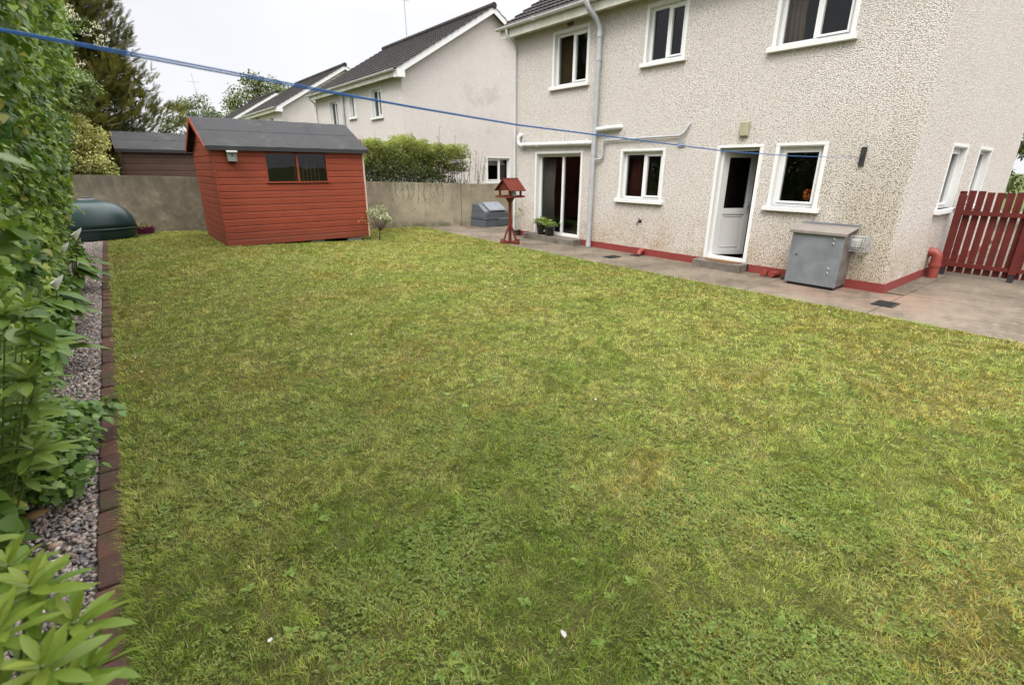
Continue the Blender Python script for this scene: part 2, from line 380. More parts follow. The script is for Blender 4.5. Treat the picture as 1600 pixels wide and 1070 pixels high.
M['ochrecloth'] = paint('ochre_curtain_cloth', (.13, .09, .04), .9, .15, 5); M['greycloth'] = paint('grey_curtain_cloth', (.14, .14, .12), .9, .15, 5)
M['beigecloth'] = paint('beige_curtain_cloth', (.22, .16, .11), .9, .15, 5); M['whitecloth'] = paint('white_net_cloth', (.70, .70, .68), .9, .1, 5)
M['redcloth'] = paint('dark_red_cloth', (.06, .014, .010), .9, .15, 5)
M['orange'] = paint('orange_petals', (.55, .12, .03), .6, .2, 20)

# ------------------------------------------------------------------ ground
def gz(x, y):                                   # the lawn climbs a little towards the far left corner
    x = np.asarray(x, float); y = np.asarray(y, float)
    a = np.clip((6.1-x)/4.1, 0, 1); b = np.clip((y-4.5)/8.5, 0, 1); b = b*b*(3-2*b)
    return .15*a*b
def edge_x(y): return 7.60 + .36*np.clip((np.asarray(y, float)-7.2)/7.0, 0, 1)**1.4
def left_x(y): return -.405 + .0215*np.asarray(y, float)      # outer edge of the brick edging
WA = np.array([1.2, 16.2]); WB = np.array([9.23, 14.2]); WT = (WB-WA)/np.linalg.norm(WB-WA); WN = np.array([-WT[1], WT[0]])
def wall_y(x): return WA[1] + (x-WA[0])*WT[1]/WT[0]

gm = MB(); gm.add([(-700,-700,-.12),(700,-700,-.12),(700,700,-.12),(-700,700,-.12)], [(0,1,2,3)])
t = NT('far_ground'); o = gm.build('ground', t.fin(t.mix(t.rng(t.noise(.4, 5), .35, .65), (.05, .07, .02), (.10, .11, .04)), .95, .1)); o['kind'] = 'structure'

def sheet(name, xs, ys, zf, mat, kind='structure'):
    v = [(x, y, float(zf(x, y))) for y in ys for x in xs(y)]; n = len(xs(ys[0]))
    f = [(j*n+i, j*n+i+1, (j+1)*n+i+1, (j+1)*n+i) for j in range(len(ys)-1) for i in range(n-1)]
    b = MB(); b.add(v, f, True); o = b.build(name, mat); o['kind'] = kind; return o
t = NT('lawn_soil')
ms = t.mix(t.rng(t.noise(3, 6, .65), .35, .65), (.050, .058, .014), (.095, .090, .030)); ms = t.mix(t.mul(t.rng(t.noise(38, 4), .45, .65), .6), ms, (.030, .034, .010))
t.bump(t.noise(60, 3), .8, .02)
sheet('lawn', lambda y: list(np.linspace(left_x(y)+.08, edge_x(y), 24)), list(np.linspace(-9, 17.2, 60)), lambda x, y: gz(x, y)+.016, t.fin(ms, .95, .1))
sheet('gravel_bed', lambda y: list(np.linspace(left_x(y)-.72, left_x(y)+.01, 6)), list(np.linspace(-2, 16.2, 40)), lambda x, y: gz(-.3, y)-.005, paint('dusty_gravel_bed', (.15, .125, .11), .95, .2, 9, .8))
sheet('flower_bed', lambda y: list(np.linspace(-3.5, left_x(y)+.02, 10)), list(np.linspace(-6, 17.4, 40)), lambda x, y: gz(-.3, y)-.012, M['soil'])
# concrete paving: slabs with narrow open joints
pb = MB()
def slab(x0, y0, x1, y1, z=0.0): g = .006; pb.box(x0+g, y0+g, -.1, x1-g, y1-g, z)
ys = [2.02, 3.72, 5.95, 8.45, 11.3, 14.9]
for a, b in zip(ys, ys[1:]): slab(7.5, a, 9.25, b)
slab(9.25, 11.3, 19, 14.9); slab(7.5, -6, 9.35, 2.02); slab(9.35, 2.02, 19, 2.4); slab(9.35, -6, 14.5, 2.02, .001); slab(14.5, -6, 34, 2.02, .001); slab(19, 2.02, 34, 16, .001)
o = pb.build('patio', M['patio']); o['kind'] = 'structure'

# ------------------------------------------------------------------ houses
def tiled(mb, p0, along, up, L, S, course=.32, roll=.15, amp=.022):
    p0, along, up = Vector(p0), Vector(along).normalized(), Vector(up).normalized(); nrm = along.cross(up).normalized()
    if nrm.z < 0: nrm = -nrm
    nu = int(L/roll*5); nc = max(1, int(round(S/course))); c = S/nc; vs = []
    for j in range(nc):
        for e, lift in ((0, .034), (1, .004)):
            for i in range(nu+1):
                u = L*i/nu; ph = (u/roll) % 1.0; h = amp*max(0, sin(pi*ph))**.7
                vs.append(p0 + along*u + up*(c*(j+e)) + nrm*(h+lift))
    w = nu+1; fs = []
    for r in range(nc*2-1):
        for i in range(nu): fs.append((r*w+i, r*w+i+1, (r+1)*w+i+1, (r+1)*w+i))
    for i in range(nu+1): pass
    mb.add(vs, fs, False)
    # butt ends of the lowest course
    b = [v - nrm*.045 for v in vs[:w]]; mb.add(vs[:w]+b, [(i, w+i, w+i+1, i+1) for i in range(nu)])

class Face:                                     # a wall face: u along, d inwards, z up
    def __init__(s, base, u, d): s.b, s.u, s.d = Vector(base), Vector(u), Vector(d)
    def p(s, u, d, z): return s.b + s.u*u + s.d*d + Vector((0, 0, z))
    def box(s, mb, u0, u1, d0, d1, z0, z1):
        q = [s.p(u, d, z) for z in (z0, z1) for u, d in ((u0, d0), (u1, d0), (u1, d1), (u0, d1))]
        mb.add(q, [(0,3,2,1),(4,5,6,7),(0,1,5,4),(1,2,6,5),(2,3,7,6),(3,0,4,7)])
    def wall(s, mb, u0, u1, z0, z1, holes, th=.24):
        us = sorted({u0, u1, *[h[0] for h in holes], *[h[1] for h in holes]}); zs = sorted({z0, z1, *[h[2] for h in holes], *[h[3] for h in holes]})
        for a, b in zip(us, us[1:]):
            for c, e in zip(zs, zs[1:]):
                um, zm = (a+b)/2, (c+e)/2
                if any(h[0] < um < h[1] and h[2] < zm < h[3] for h in holes): continue
                for d in (0, th): mb.add([s.p(a, d, c), s.p(b, d, c), s.p(b, d, e), s.p(a, d, e)], [(0, 1, 2, 3)])
        for h in holes:
            for (a, b), (c, e) in (((h[0], h[0]), (h[2], h[3])), ((h[1], h[1]), (h[2], h[3])), ((h[0], h[1]), (h[2], h[2])), ((h[0], h[1]), (h[3], h[3]))):
                mb.add([s.p(a, 0, c), s.p(b, 0, c if c == e else c), s.p(b, 0, e), s.p(a, 0, e)][:4] if 0 else
                       ([s.p(a, 0, c), s.p(a, th, c), s.p(a, th, e), s.p(a, 0, e)] if a == b else [s.p(a, 0, c), s.p(b, 0, c), s.p(b, th, c), s.p(a, th, c)]), [(0, 1, 2, 3)])

def window(F, house, u0, u1, z0, z1, split=None, sill=True, sz=.075, band=.045, fr=.055, dep=.13, sashes=True, label=None, door=False, name='window', far=False, ext=(.05, .05)):
    w = MB(); L = .018
    # painted band round the opening and the reveal lining
    zb = z0
    F.box(w, u0-band+.0, u0+L, -.010, dep, zb, z1-.0); F.box(w, u1-L, u1+band, -.010, dep, zb, z1); F.box(w, u0-band, u1+band, -.0125, dep, z1, z1+band) ; F.box(w, u0+L, u1-L, .002, dep, z1-L, z1)
    o = w.build(name, M['whitepaint'], house)
    if label: o['label'] = label
    a, b = u0+L, u1-L; c, e = z0, z1-L; f = MB(); d0, d1 = dep-.045, dep+.02
    F.box(f, a, a+fr, d0, d1, c, e); F.box(f, b-fr, b, d0, d1, c, e); F.box(f, a+fr, b-fr, d0, d1, c, c+fr); F.box(f, a+fr, b-fr, d0, d1, e-fr, e)
    cells = [(a+fr, b-fr)]
    if split is not None:
        F.box(f, split-fr*.55, split+fr*.55, d0-.002, d1, c+fr, e-fr); cells = [(a+fr, split-fr*.55), (split+fr*.55, b-fr)]
    g = MB(); sw = .035
    for k, (p, q) in enumerate(cells):
        pz0, pz1 = c+fr, e-fr
        if sashes and (k == 0 or len(cells) == 1):   # the opening light has a second, prouder frame
            F.box(f, p, p+sw, d0-.014, d1-.01, pz0, pz1); F.box(f, q-sw, q, d0-.014, d1-.01, pz0, pz1); F.box(f, p+sw, q-sw, d0-.014, d1-.01, pz0, pz0+sw); F.box(f, p+sw, q-sw, d0-.014, d1-.01, pz1-sw, pz1)
            p, q, pz0, pz1 = p+sw, q-sw, pz0+sw, pz1-sw
        g.add([F.p(p, dep-.01, pz0), F.p(q, dep-.01, pz0), F.p(q, dep-.01, pz1), F.p(p, dep-.01, pz1)], [(0, 1, 2, 3)])
    f.build('frame', M['white'], o, .004); g.build('pane', M['glass'], o)
    if sill:
        s_ = MB(); F.box(s_, u0-band-ext[0], u1+band+ext[1], -.075, dep-.045, z0-sz, z0); s_.build('sill', M['whitepaint'], o, .006)
    return o

def bar_z(mb, pts, w=.02): mb.tube(pts, w)

def curtain(name, label, mat, p0, p1, z0, z1, folds=6, amp=.03):
    p0, p1 = Vector(p0), Vector(p1); d = (p1-p0); n = Vector((d.y, -d.x, 0)).normalized(); k = folds*6; vs = []
    for z, sq in ((z0, 1.0), (z0+(z1-z0)*.5, .85), (z1, 1.0)):
        for i in range(k+1):
            u = i/k*sq; q = p0 + d*u + n*amp*sin(u*folds*2*pi/sq); vs.append((q.x, q.y, z))
    w = k+1; b = MB(); b.add(vs, [(j*w+i, j*w+i+1, (j+1)*w+i+1, (j+1)*w+i) for j in range(2) for i in range(k)], True)
    o = b.build(name, mat); so_ = o.modifiers.new('thick', 'SOLIDIFY'); so_.thickness = .004
    return thing(o, label, 'curtain')

# ---- the big house on the right
HX, HY0, HY1, HX1, EZ = 9.2, 2.28, 11.35, 16.8, 4.98
house = empty('house', 'cream pebbledash two storey house with red plinth and white windows', 'house', (HX, HY0, 0))
inv = Matrix.Translation((-HX, -HY0, 0))
rear = Face((0, -HY0, 0), (0, 1, 0), (1, 0, 0))            # u is world Y (house local space)
gab = Face((-HX, 0, 0), (1, 0, 0), (0, 1, 0))              # u is world X
W_PAT = (8.82, 10.44, .15, 2.16); W_K1 = (6.52, 7.59, 1.17, 2.16); W_D = (4.53, 5.31, .15, 2.17); W_K2 = (3.50, 4.23, 1.20, 2.18)
W_U1 = (8.78, 9.88, 3.655, 4.775); W_U2 = (6.32, 7.18, 3.805, 4.79); W_U3 = (3.45, 4.58, 3.69, 4.79)
G1 = (11.02, 11.98, 1.17, 2.18); G2 = (12.98, 13.98, 1.17, 2.18)
wl = MB(); rear.wall(wl, HY0, HY1, .14, 5.2, [W_PAT, W_K1, W_D, W_K2, W_U1, W_U2, W_U3])
gab.wall(wl, HX, HX1, .14, 5.2, [G1, G2])
rg = 7.72; xm = (HX+HX1)/2
for yy in (0, HY1-HY0): wl.add([(0, yy, 5.2), (HX1-HX, yy, 5.2), (xm-HX, yy, rg-.1)], [(0, 1, 2)])
wl.add([(0, HY1-HY0, .14), (HX1-HX, HY1-HY0, .14), (HX1-HX, HY1-HY0, 5.2), (0, HY1-HY0, 5.2)], [(0, 1, 2, 3)]); wl.add([(HX1-HX, 0, .14), (HX1-HX, HY1-HY0, .14), (HX1-HX, HY1-HY0, 5.2), (HX1-HX, 0, 5.2)], [(0, 1, 2, 3)])
wl.build('wall', M['pebble'], house)
pl = MB(); 
for a, b in ((HY0-.012, 4.42), (5.42, 8.70), (10.56, HY1+.012)): pl.box(-.014, a-HY0, -.05, .2, b-HY0, .142)
pl.box(.2, -.012, -.05, HX1-HX+.012, .2, .142); pl.box(0.2, HY1-HY0-.2, -.05, HX1-HX+.012, HY1-HY0+.012, .142)
pl.build('plinth', M['plinth'], house)
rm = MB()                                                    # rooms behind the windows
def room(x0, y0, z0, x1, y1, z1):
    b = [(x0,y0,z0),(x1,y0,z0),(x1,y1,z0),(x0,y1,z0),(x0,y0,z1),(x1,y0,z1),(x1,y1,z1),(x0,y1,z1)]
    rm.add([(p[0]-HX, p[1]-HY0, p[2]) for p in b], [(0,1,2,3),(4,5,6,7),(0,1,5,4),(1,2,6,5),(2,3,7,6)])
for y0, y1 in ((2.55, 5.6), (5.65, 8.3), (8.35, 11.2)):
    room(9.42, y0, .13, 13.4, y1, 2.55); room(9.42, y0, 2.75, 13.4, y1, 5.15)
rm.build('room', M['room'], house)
T_ = rear
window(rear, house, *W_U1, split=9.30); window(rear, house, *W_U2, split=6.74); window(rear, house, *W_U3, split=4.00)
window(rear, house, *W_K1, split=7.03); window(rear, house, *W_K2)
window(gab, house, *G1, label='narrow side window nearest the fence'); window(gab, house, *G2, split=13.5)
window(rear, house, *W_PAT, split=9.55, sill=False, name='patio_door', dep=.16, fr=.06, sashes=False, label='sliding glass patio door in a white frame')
# back door: white painted reveal, frame, and a half-glazed leaf standing ajar
df = MB(); u0, u1, z0, z1 = W_D
rear.box(df, u0-.045, u0+.018, -.010, .13, z0, z1); rear.box(df, u1-.018, u1+.045, -.010, .13, z0, z1); rear.box(df, u0-.045, u1+.045, -.0125, .13, z1, z1+.045)
rear.box(df, u0+.018, u0+.068, .09, .16, z0+.05, z1); rear.box(df, u1-.068, u1-.018, .09, .16, z0+.05, z1); rear.box(df, u0+.068, u1-.068, .09, .16, z1-.055, z1-.002); rear.box(df, u0+.018, u1-.018, .03, .16, z0-.01, z0+.05)
df.build('door_frame', M['whitepaint'], house, .003)
hy = u1-.07; ang = R_(57); LW = u1-u0-.145
leafM = Matrix.Translation((.125, hy-HY0, 0)) @ Matrix.Rotation(ang, 4, 'Z')     # local -Y runs along the leaf, +X inwards
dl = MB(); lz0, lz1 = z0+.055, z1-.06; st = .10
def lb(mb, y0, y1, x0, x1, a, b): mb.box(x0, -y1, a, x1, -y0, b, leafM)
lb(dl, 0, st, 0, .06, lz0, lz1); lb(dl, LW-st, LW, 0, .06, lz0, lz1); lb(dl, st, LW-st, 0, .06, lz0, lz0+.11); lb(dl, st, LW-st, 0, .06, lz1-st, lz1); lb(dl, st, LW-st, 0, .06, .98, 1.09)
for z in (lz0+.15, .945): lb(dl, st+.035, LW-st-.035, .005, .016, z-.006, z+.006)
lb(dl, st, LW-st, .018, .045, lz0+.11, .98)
back_door = dl.build('back_door', paint('shaded_white_door_panel', (.50, .49, .48), .38, .05, 2), house, .003)  # white leaf coloured greyer to stand in for the shade inside the doorway
dg = MB(); dg.add([leafM @ Vector((.03, -y, z)) for y, z in ((st, 1.09), (LW-st, 1.09), (LW-st, lz1-st), (st, lz1-st))], [(0, 1, 2, 3)]); dg.build('pane', M['glass'], back_door)
hd = MB(); lb(hd, LW-.07, LW-.035, -.012, 0, 1.0, 1.22); hd.tube([leafM @ Vector(p) for p in ((-.012, -LW+.05, 1.14), (-.05, -LW+.05, 1.14), (-.05, -LW+.16, 1.135))], .009, 8); hd.build('handle', M['pipegrey'], back_door)
# roof
SL = math.hypot(xm-8.86, rg-5.12); upv = (xm-8.86, 0, rg-5.12)
rf = MB(); tiled(rf, (8.86-HX, -.28, 5.12), (0, 1, 0), upv, HY1-HY0+.56, SL); tiled(rf, (HX1+.34-HX, -.28, 5.12), (0, 1, 0), (-(xm-8.86), 0, rg-5.12), HY1-HY0+.56, SL)
rf.tube([(xm-HX, -.28, rg+.02), (xm-HX, HY1-HY0+.28, rg+.02)], .11, 10); rf.build('roof', M['tiles'], house)
fs = MB(); fs.box(8.90-HX, -.22, 4.90, 8.925-HX, HY1-HY0+.22, 5.12); fs.box(8.925-HX, -.22, 4.955, -.002, HY1-HY0+.22, 4.98); fs.build('fascia', M['dirtywhite'], house)
def barge(mb, y, x0, x1, xr, z0, zr, t=.03, h=.2):
    for xa in (x0, x1):
        a, b = Vector((xa, y, z0)), Vector((xr, y, zr)); mb.prism([a, b, b-Vector((0, 0, h)), a-Vector((0, 0, h))], (0, t, 0))
for yb in (-.25, HY1-HY0+.22):
    bg_ = MB(); barge(bg_, yb, 8.9-HX, HX1+.3-HX, xm-HX, 5.13, rg); bg_.build('bargeboard', M['dirtywhite'], house)
def gutter(mb, x, y0, y1, z, r=.062):
    n = 8; vs = []
    for y in (y0, y1):
        for k in range(n+1): a = pi + pi*k/n; vs.append((x+r*cos(a), y, z+r*sin(a)))
        for k in range(n+1): a = 2*pi - pi*k/n; vs.append((x+(r-.006)*cos(a), y, z+(r-.006)*sin(a)))
    w = 2*(n+1); mb.add(vs, [(i, (i+1) % w, w+(i+1) % w, w+i) for i in range(w)] + [tuple(range(w))[::-1], tuple(range(w, 2*w))], False)
    k = y0+.6
    while k < y1: mb.box(x-r-.004, k, z-r-.004, x+r+.004, k+.05, z-r+.004); mb.box(x-r-.006, k, z-.01, x-r+.002, k+.05, z+.012); k += 1.9
gt = MB(); gutter(gt, 8.835-HX, -.3, 11.66-HY0, 5.135); gt.build('gutter', M['pipewhite'], house)
dp = MB(); y = 11.27-HY0; dp.tube([(8.84-HX, y, 5.09), (8.86-HX, y, 4.93), (9.10-HX, y, 4.78), (9.13-HX, y, 4.68), (9.13-HX, y, .10)], .036, 12)
for z in (4.6, 2.75, 1.35): dp.tube([(9.13-HX, y, z-.03), (9.13-HX, y, z+.03)], .044, 12)
dp.build('downpipe', M['pipewhite'], house)
sp = MB(); y = 8.36-HY0; x = 9.10-HX
sp.tube([(x, y, 0), (x, y, 4.52), (x-.02, y, 4.64), (x-.13, y+.02, 4.80), (x-.30, y+.06, 4.93), (x-.37, y+.08, 5.05), (x-.38, y+.08, 5.8)], .055, 14)
for z in (.06, 1.95, 2.13, 2.58, 4.05, 4.5): sp.tube([(x, y, z-.045), (x, y, z+.045)], .064, 14)
sp.build('soil_pipe', M['pipegrey'], house)
wp = MB(); x = 9.125-HX
wp.tube([(x, 8.42-HY0, 2.36), (x, 11.0-HY0, 2.385), (x, 11.07-HY0, 2.41), (x, 11.10-HY0, 2.47), (x, 11.09-HY0, 2.58), (x+.03, 11.06-HY0, 2.63), (x+.12, 11.05-HY0, 2.64)], .052, 12)
for y in (8.6, 9.42, 10.3, 10.93): wp.tube([(x, y-HY0-.025, 2.366), (x, y-HY0+.025, 2.366)], .060, 12); wp.bar((x, y-HY0, 2.41), (x+.06, y-HY0, 2.60), .014, .008)
wp.tube([(x, 8.36-HY0, 2.63), (x, 7.80-HY0, 2.65), (x+.03, 7.70-HY0, 2.655), (x+.12, 7.66-HY0, 2.655)], .05, 12); wp.tube([(x, 8.06-HY0, 2.64), (x, 8.0-HY0, 2.64)], .058, 12)
wp.build('waste_pipe', M['pipewhite'], house)
tp = MB(); x = 9.15-HX; tp.tube([(x-.03, 8.36-HY0, 2.0), (x, 8.2-HY0, 2.0), (x, 8.13-HY0, 2.03), (x, 8.11-HY0, 2.1), (x, 8.11-HY0, 2.36), (x, 8.05-HY0, 2.40), (x, 6.15-HY0, 2.42), (x, 6.05-HY0, 2.47), (x, 5.99-HY0, 2.6), (x+.05, 5.99-HY0, 2.63)], .021, 10)
tp.bar((x+.01, 7.62-HY0, 2.42), (x+.05, 7.55-HY0, 2.6), .012, .008); tp.build('overflow_pipe', M['pipegrey'], house)
vt = MB(); vt.box(-.02, 6.05-HY0, 2.21, .0, 6.21-HY0, 2.35); 
for k in range(5): vt.box(-.026, 6.06-HY0, 2.222+k*.026, -.018, 6.20-HY0, 2.232+k*.026)
vt.build('wall_vent', M['pipegrey'], house)
vt = MB(); vt.box(-.01, 9.26-HY0, 4.86, .0, 9.46-HY0, 4.935); vt.build('air_brick', paint('brown_air_brick', (.14, .10, .075), .9, .2, 20), house)
lt = MB(); lt.box(-.07, 4.79-HY0, 2.35, -.0, 4.95-HY0, 2.60); lamp_o = lt.build('bulkhead_lamp', M['lampglass'], None, .018); lamp_o.location = (HX, HY0, 0); thing(lamp_o, 'yellowed unlit bulkhead lamp on the wall above the back door', 'wall lamp')
br = MB(); br.box(-.035, 2.915-HY0, 1.86, 0, 2.985-HY0, 2.13); br.tube([(-.035, 2.95-HY0, 2.06), (-.07, 2.95-HY0, 2.03), (-.08, 2.95-HY0, 1.99), (-.06, 2.95-HY0, 1.96), (-.04, 2.95-HY0, 1.96)], .007, 6)
o = br.build('line_hook', M['black'], None, .004); o.location = (HX, HY0, 0); thing(o, 'dark rusty wooden bracket holding the end of the blue washing line', 'bracket')
tap = MB(); tap.tube([(0, 6.96-HY0, .72), (-.07, 6.96-HY0, .72), (-.10, 6.96-HY0, .70), (-.105, 6.96-HY0, .64)], .013, 8); tap.tube([(-.05, 6.96-HY0, .73), (-.05, 6.96-HY0, .77)], .007, 6); tap.bar((-.05, 6.92-HY0, .775), (-.05, 7.0-HY0, .775), .012, .01); tap.box(-.012, 6.92-HY0, .69, 0, 7.0-HY0, .75)
tap.build('tap', M['black'], house)
# curtains and things inside
curtain('curtain', 'ochre curtain at the left of the upper bedroom window beside the soil pipe', M['ochrecloth'], (9.46, 9.86, 0), (9.46, 9.42, 0), 3.5, 4.85, 5)
curtain('curtain', 'beige curtain swept aside in the upper right bedroom window', M['beigecloth'], (9.46, 4.58, 0), (9.46, 4.22, 0), 3.5, 4.85, 4)
curtain('curtain', 'grey curtain behind the left pane of the patio door', M['greycloth'], (9.50, 10.44, 0), (9.50, 9.98, 0), .2, 2.2, 5)
curtain('curtain', 'dark red blind hanging in the kitchen window beside the soil pipe', M['redcloth'], (9.50, 7.55, 0), (9.50, 7.22, 0), 1.1, 2.2, 5, .015)
vs_ = empty('flower_vase', 'orange flowers in a vase inside the small window beside the back door', 'vase', (9.46, 3.72, 1.17))
b = MB(); b.lathe([(0, 0), (.05, 0), (.065, .06), (.04, .13), (.045, .15), (0, .15)], 14); b.build('vase', M['glaze'], vs_)
b = MB()
for k in range(26):
    d = rdir(1)[0]; c = Vector((d[0]*.07, d[1]*.07, .23+d[2]*.08)); b.lathe([(0, -.022), (.02, -.008), (.024, .008), (0, .022)], 7, c)
b.build('flower', M['orange'], vs_)

# ---- the row of neighbouring houses
def neighbour(y0, label, wins, lit, gable_window):
    X0, W, L = 9.42, 8.0, 9.2; xm = X0+W/2; ez, rz = 5.0, 7.66
    h = empty('house', label, 'house', (X0, y0, 0), 0, 'row of neighbouring houses'); oz = Vector((-X0, -y0, 0))
    F1 = Face((0, 0, 0), (0, 1, 0), (1, 0, 0)); F2 = Face((0, 0, 0), (1, 0, 0), (0, 1, 0))
    b = MB(); F1.wall(b, 0, L, -.1, 5.15, [w[:4] for w in wins]); gh = [gable_window] if gable_window else []
    F2.wall(b, 0, W, -.1, 5.15, gh)
    for yy in (0, L): b.add([(0, yy, 5.15), (W, yy, 5.15), (W/2, yy, rz-.08)], [(0, 1, 2)])
    b.add([(0, L, -.1), (W, L, -.1), (W, L, 5.15), (0, L, 5.15)], [(0, 1, 2, 3)]); b.add([(W, 0, -.1), (W, L, -.1), (W, L, 5.15), (W, 0, 5.15)], [(0, 1, 2, 3)]); b.build('wall', M['pebble_far'], h)
    b = MB(); b.add([(.26, .26, 2.75), (3, .26, 2.75), (3, L-.1, 2.75), (.26, L-.1, 2.75), (3, .26, 5.1), (3, L-.1, 5.1), (.26, .26, 5.1), (.26, L-.1, 5.1)], [(0, 1, 2, 3), (1, 2, 5, 4), (6, 4, 5, 7)])
    b.add([(2.5, .26, 0.1), (7.7, .26, .1), (7.7, 3, .1), (2.5, 3, .1), (7.7, .26, 2.6), (7.7, 3, 2.6), (2.5, .26, 2.6), (2.5, 3, 2.6)], [(0, 1, 2, 3), (1, 2, 5, 4), (6, 4, 5, 7), (2, 3, 7, 5), (0, 3, 7, 6)]); b.build('room', M['room'], h)
    for w in wins: window(F1, h, *w[:4], split=w[4], band=.03, ext=(.08, .08))
    if gable_window: window(F2, h, *gable_window, split=gable_window[0]+(gable_window[1]-gable_window[0])*.58, band=.03)
    b = MB(); S = math.hypot(W/2+.3, rz-5.08); tiled(b, (-.32, -.3, 5.08), (0, 1, 0), (W/2+.32, 0, rz-5.08), L+.6, S); tiled(b, (W+.32, -.3, 5.08), (0, 1, 0), (-W/2-.32, 0, rz-5.08), L+.6, S)
    b.tube([(W/2, -.3, rz+.05), (W/2, L+.3, rz+.05)], .12, 8); b.build('roof', M['tiles'], h)
    b = MB(); b.box(-.28, -.24, 4.88, -.255, L+.24, 5.09); b.box(-.255, -.24, 4.93, -.002, L+.24, 4.955); b.build('fascia', M['dirtywhite'], h)
    b = MB(); barge(b, -.27, -.3, W+.3, W/2, 5.10, rz+.02, .035, .22); b.box(-.3, -.275, 4.84, .02, -.002, 5.06); b.build('bargeboard', M['whitepaint'], h); b = MB(); barge(b, L+.24, -.3, W+.3, W/2, 5.10, rz+.02, .035, .22); b.build('bargeboard', M['whitepaint'], h)
    b = MB(); gutter(b, -.345, -.2, L+.2, 5.10); b.build('gutter', M['pipewhite'], h)
    b = MB(); b.tube([(-.34, L-.1, 5.05), (-.30, L-.1, 4.92), (-.09, L-.1, 4.76), (-.06, L-.1, 4.6), (-.06, L-.1, .1)], .04, 10); b.build('downpipe', M['pipewhite'], h)
    b = MB(); b.tube([(-.07, 5.55, -.1), (-.07, 5.55, 4.9)], .05, 10); b.tube([(-.07, 5.55, 3.9), (-.07, 5.55, 4.0)], .06, 10); b.build('soil_pipe', M['pipegrey'], h)
    return h
nw = [(1.75, 2.65, 3.7, 4.72, 2.2), (4.35, 4.95, 3.85, 4.72, 4.65), (6.35, 7.35, 3.55, 4.68, 6.85)]
neighbour(18.15, 'large cream gabled neighbouring house behind the garden wall with grey stains on its gable', nw, 0, (3.78, 5.02, 1.25, 2.22))
neighbour(33.3, 'middle house of the distant row with its white bargeboard seen above the red shed', nw, 0, None)
neighbour(48.3, 'farthest house of the row with only its roof end showing beyond the others', nw, 0, None)
b = MB(); vs = []; n = 36
for z, a in ((1.25, 1), (1.62, 1)):
    pass
cv = curtain('window_blind', 'white scalloped blind in the ground floor gable window of the neighbouring house', M['whitecloth'], (13.2, 18.42, 0), (14.44, 18.42, 0), 1.92, 2.22, 9, .012); cv['category'] = 'blind'
curtain('curtain', 'grey net curtain low in the neighbouring gable window', M['greycloth'], (13.98, 18.46, 0), (14.44, 18.46, 0), 1.25, 1.95, 5, .012)
def aerial(name, label, x, y, z, h, lean=0):
    a = empty(name, label, 'aerial', (x, y, z)); b = MB(); b.tube([(0, 0, -.3), (lean, 0, h)], .022, 6); b.build('mast', M['pipegrey'], a)
    b = MB(); b.bar((-.5+lean*.8, .1, h*.80), (.5+lean*.8, -.1, h*.80), .02, .02)
    for k in range(9): q = -.45+k*.11; b.bar((q+lean*.8, -.22, h*.80), (q+lean*.8, .22, h*.80), .009, .009)
    b.build('antenna', M['pipegrey'], a); b = MB(); b.bar((lean*.6-.3, 0, h*.62), (lean*.6+.3, 0, h*.62), .015, .015)
    for k in range(5): q = -.26+k*.13; b.bar((q+lean*.6, -.14, h*.62), (q+lean*.6, .14, h*.62), .008, .008)
    b.build('antenna', M['pipegrey'], a)
aerial('roof_aerial', 'tall thin television aerial on the roof of the large neighbouring house', 13.42, 25.0, 7.75, 2.6, -.05)
aerial('roof_aerial', 'distant leaning aerial mast above the far tree left of the red shed', 9.6, 60, 6.5, 3.6, -.3)

# ------------------------------------------------------------------ garden wall
gw = MB(); HT = .17
def wseg(x0, x1):
    n = 8
    for k in range(n):
        a, b = x0+(x1-x0)*k/n, x0+(x1-x0)*(k+1)/n; q = []
        for z in (0, 1):
            for xx, s in ((a, 0), (b, 0), (b, HT), (a, HT)):
                y = wall_y(xx); ht = 1.595-.028*(xx+.4)+.008*sin(xx*5)
                q.append((xx+WN[0]*s, y+WN[1]*s, -.1 if z == 0 else ht))
        gw.add(q, [(0,3,2,1),(4,5,6,7),(0,1,5,4),(1,2,6,5),(2,3,7,6),(3,0,4,7)])
wseg(-3.5, 4.6); wseg(4.612, 9.26); wseg(9.275, 16)
gwo = gw.build('garden_wall', M['gwall'], None); thing(gwo, 'weathered rendered concrete wall across the end of the garden', 'wall')

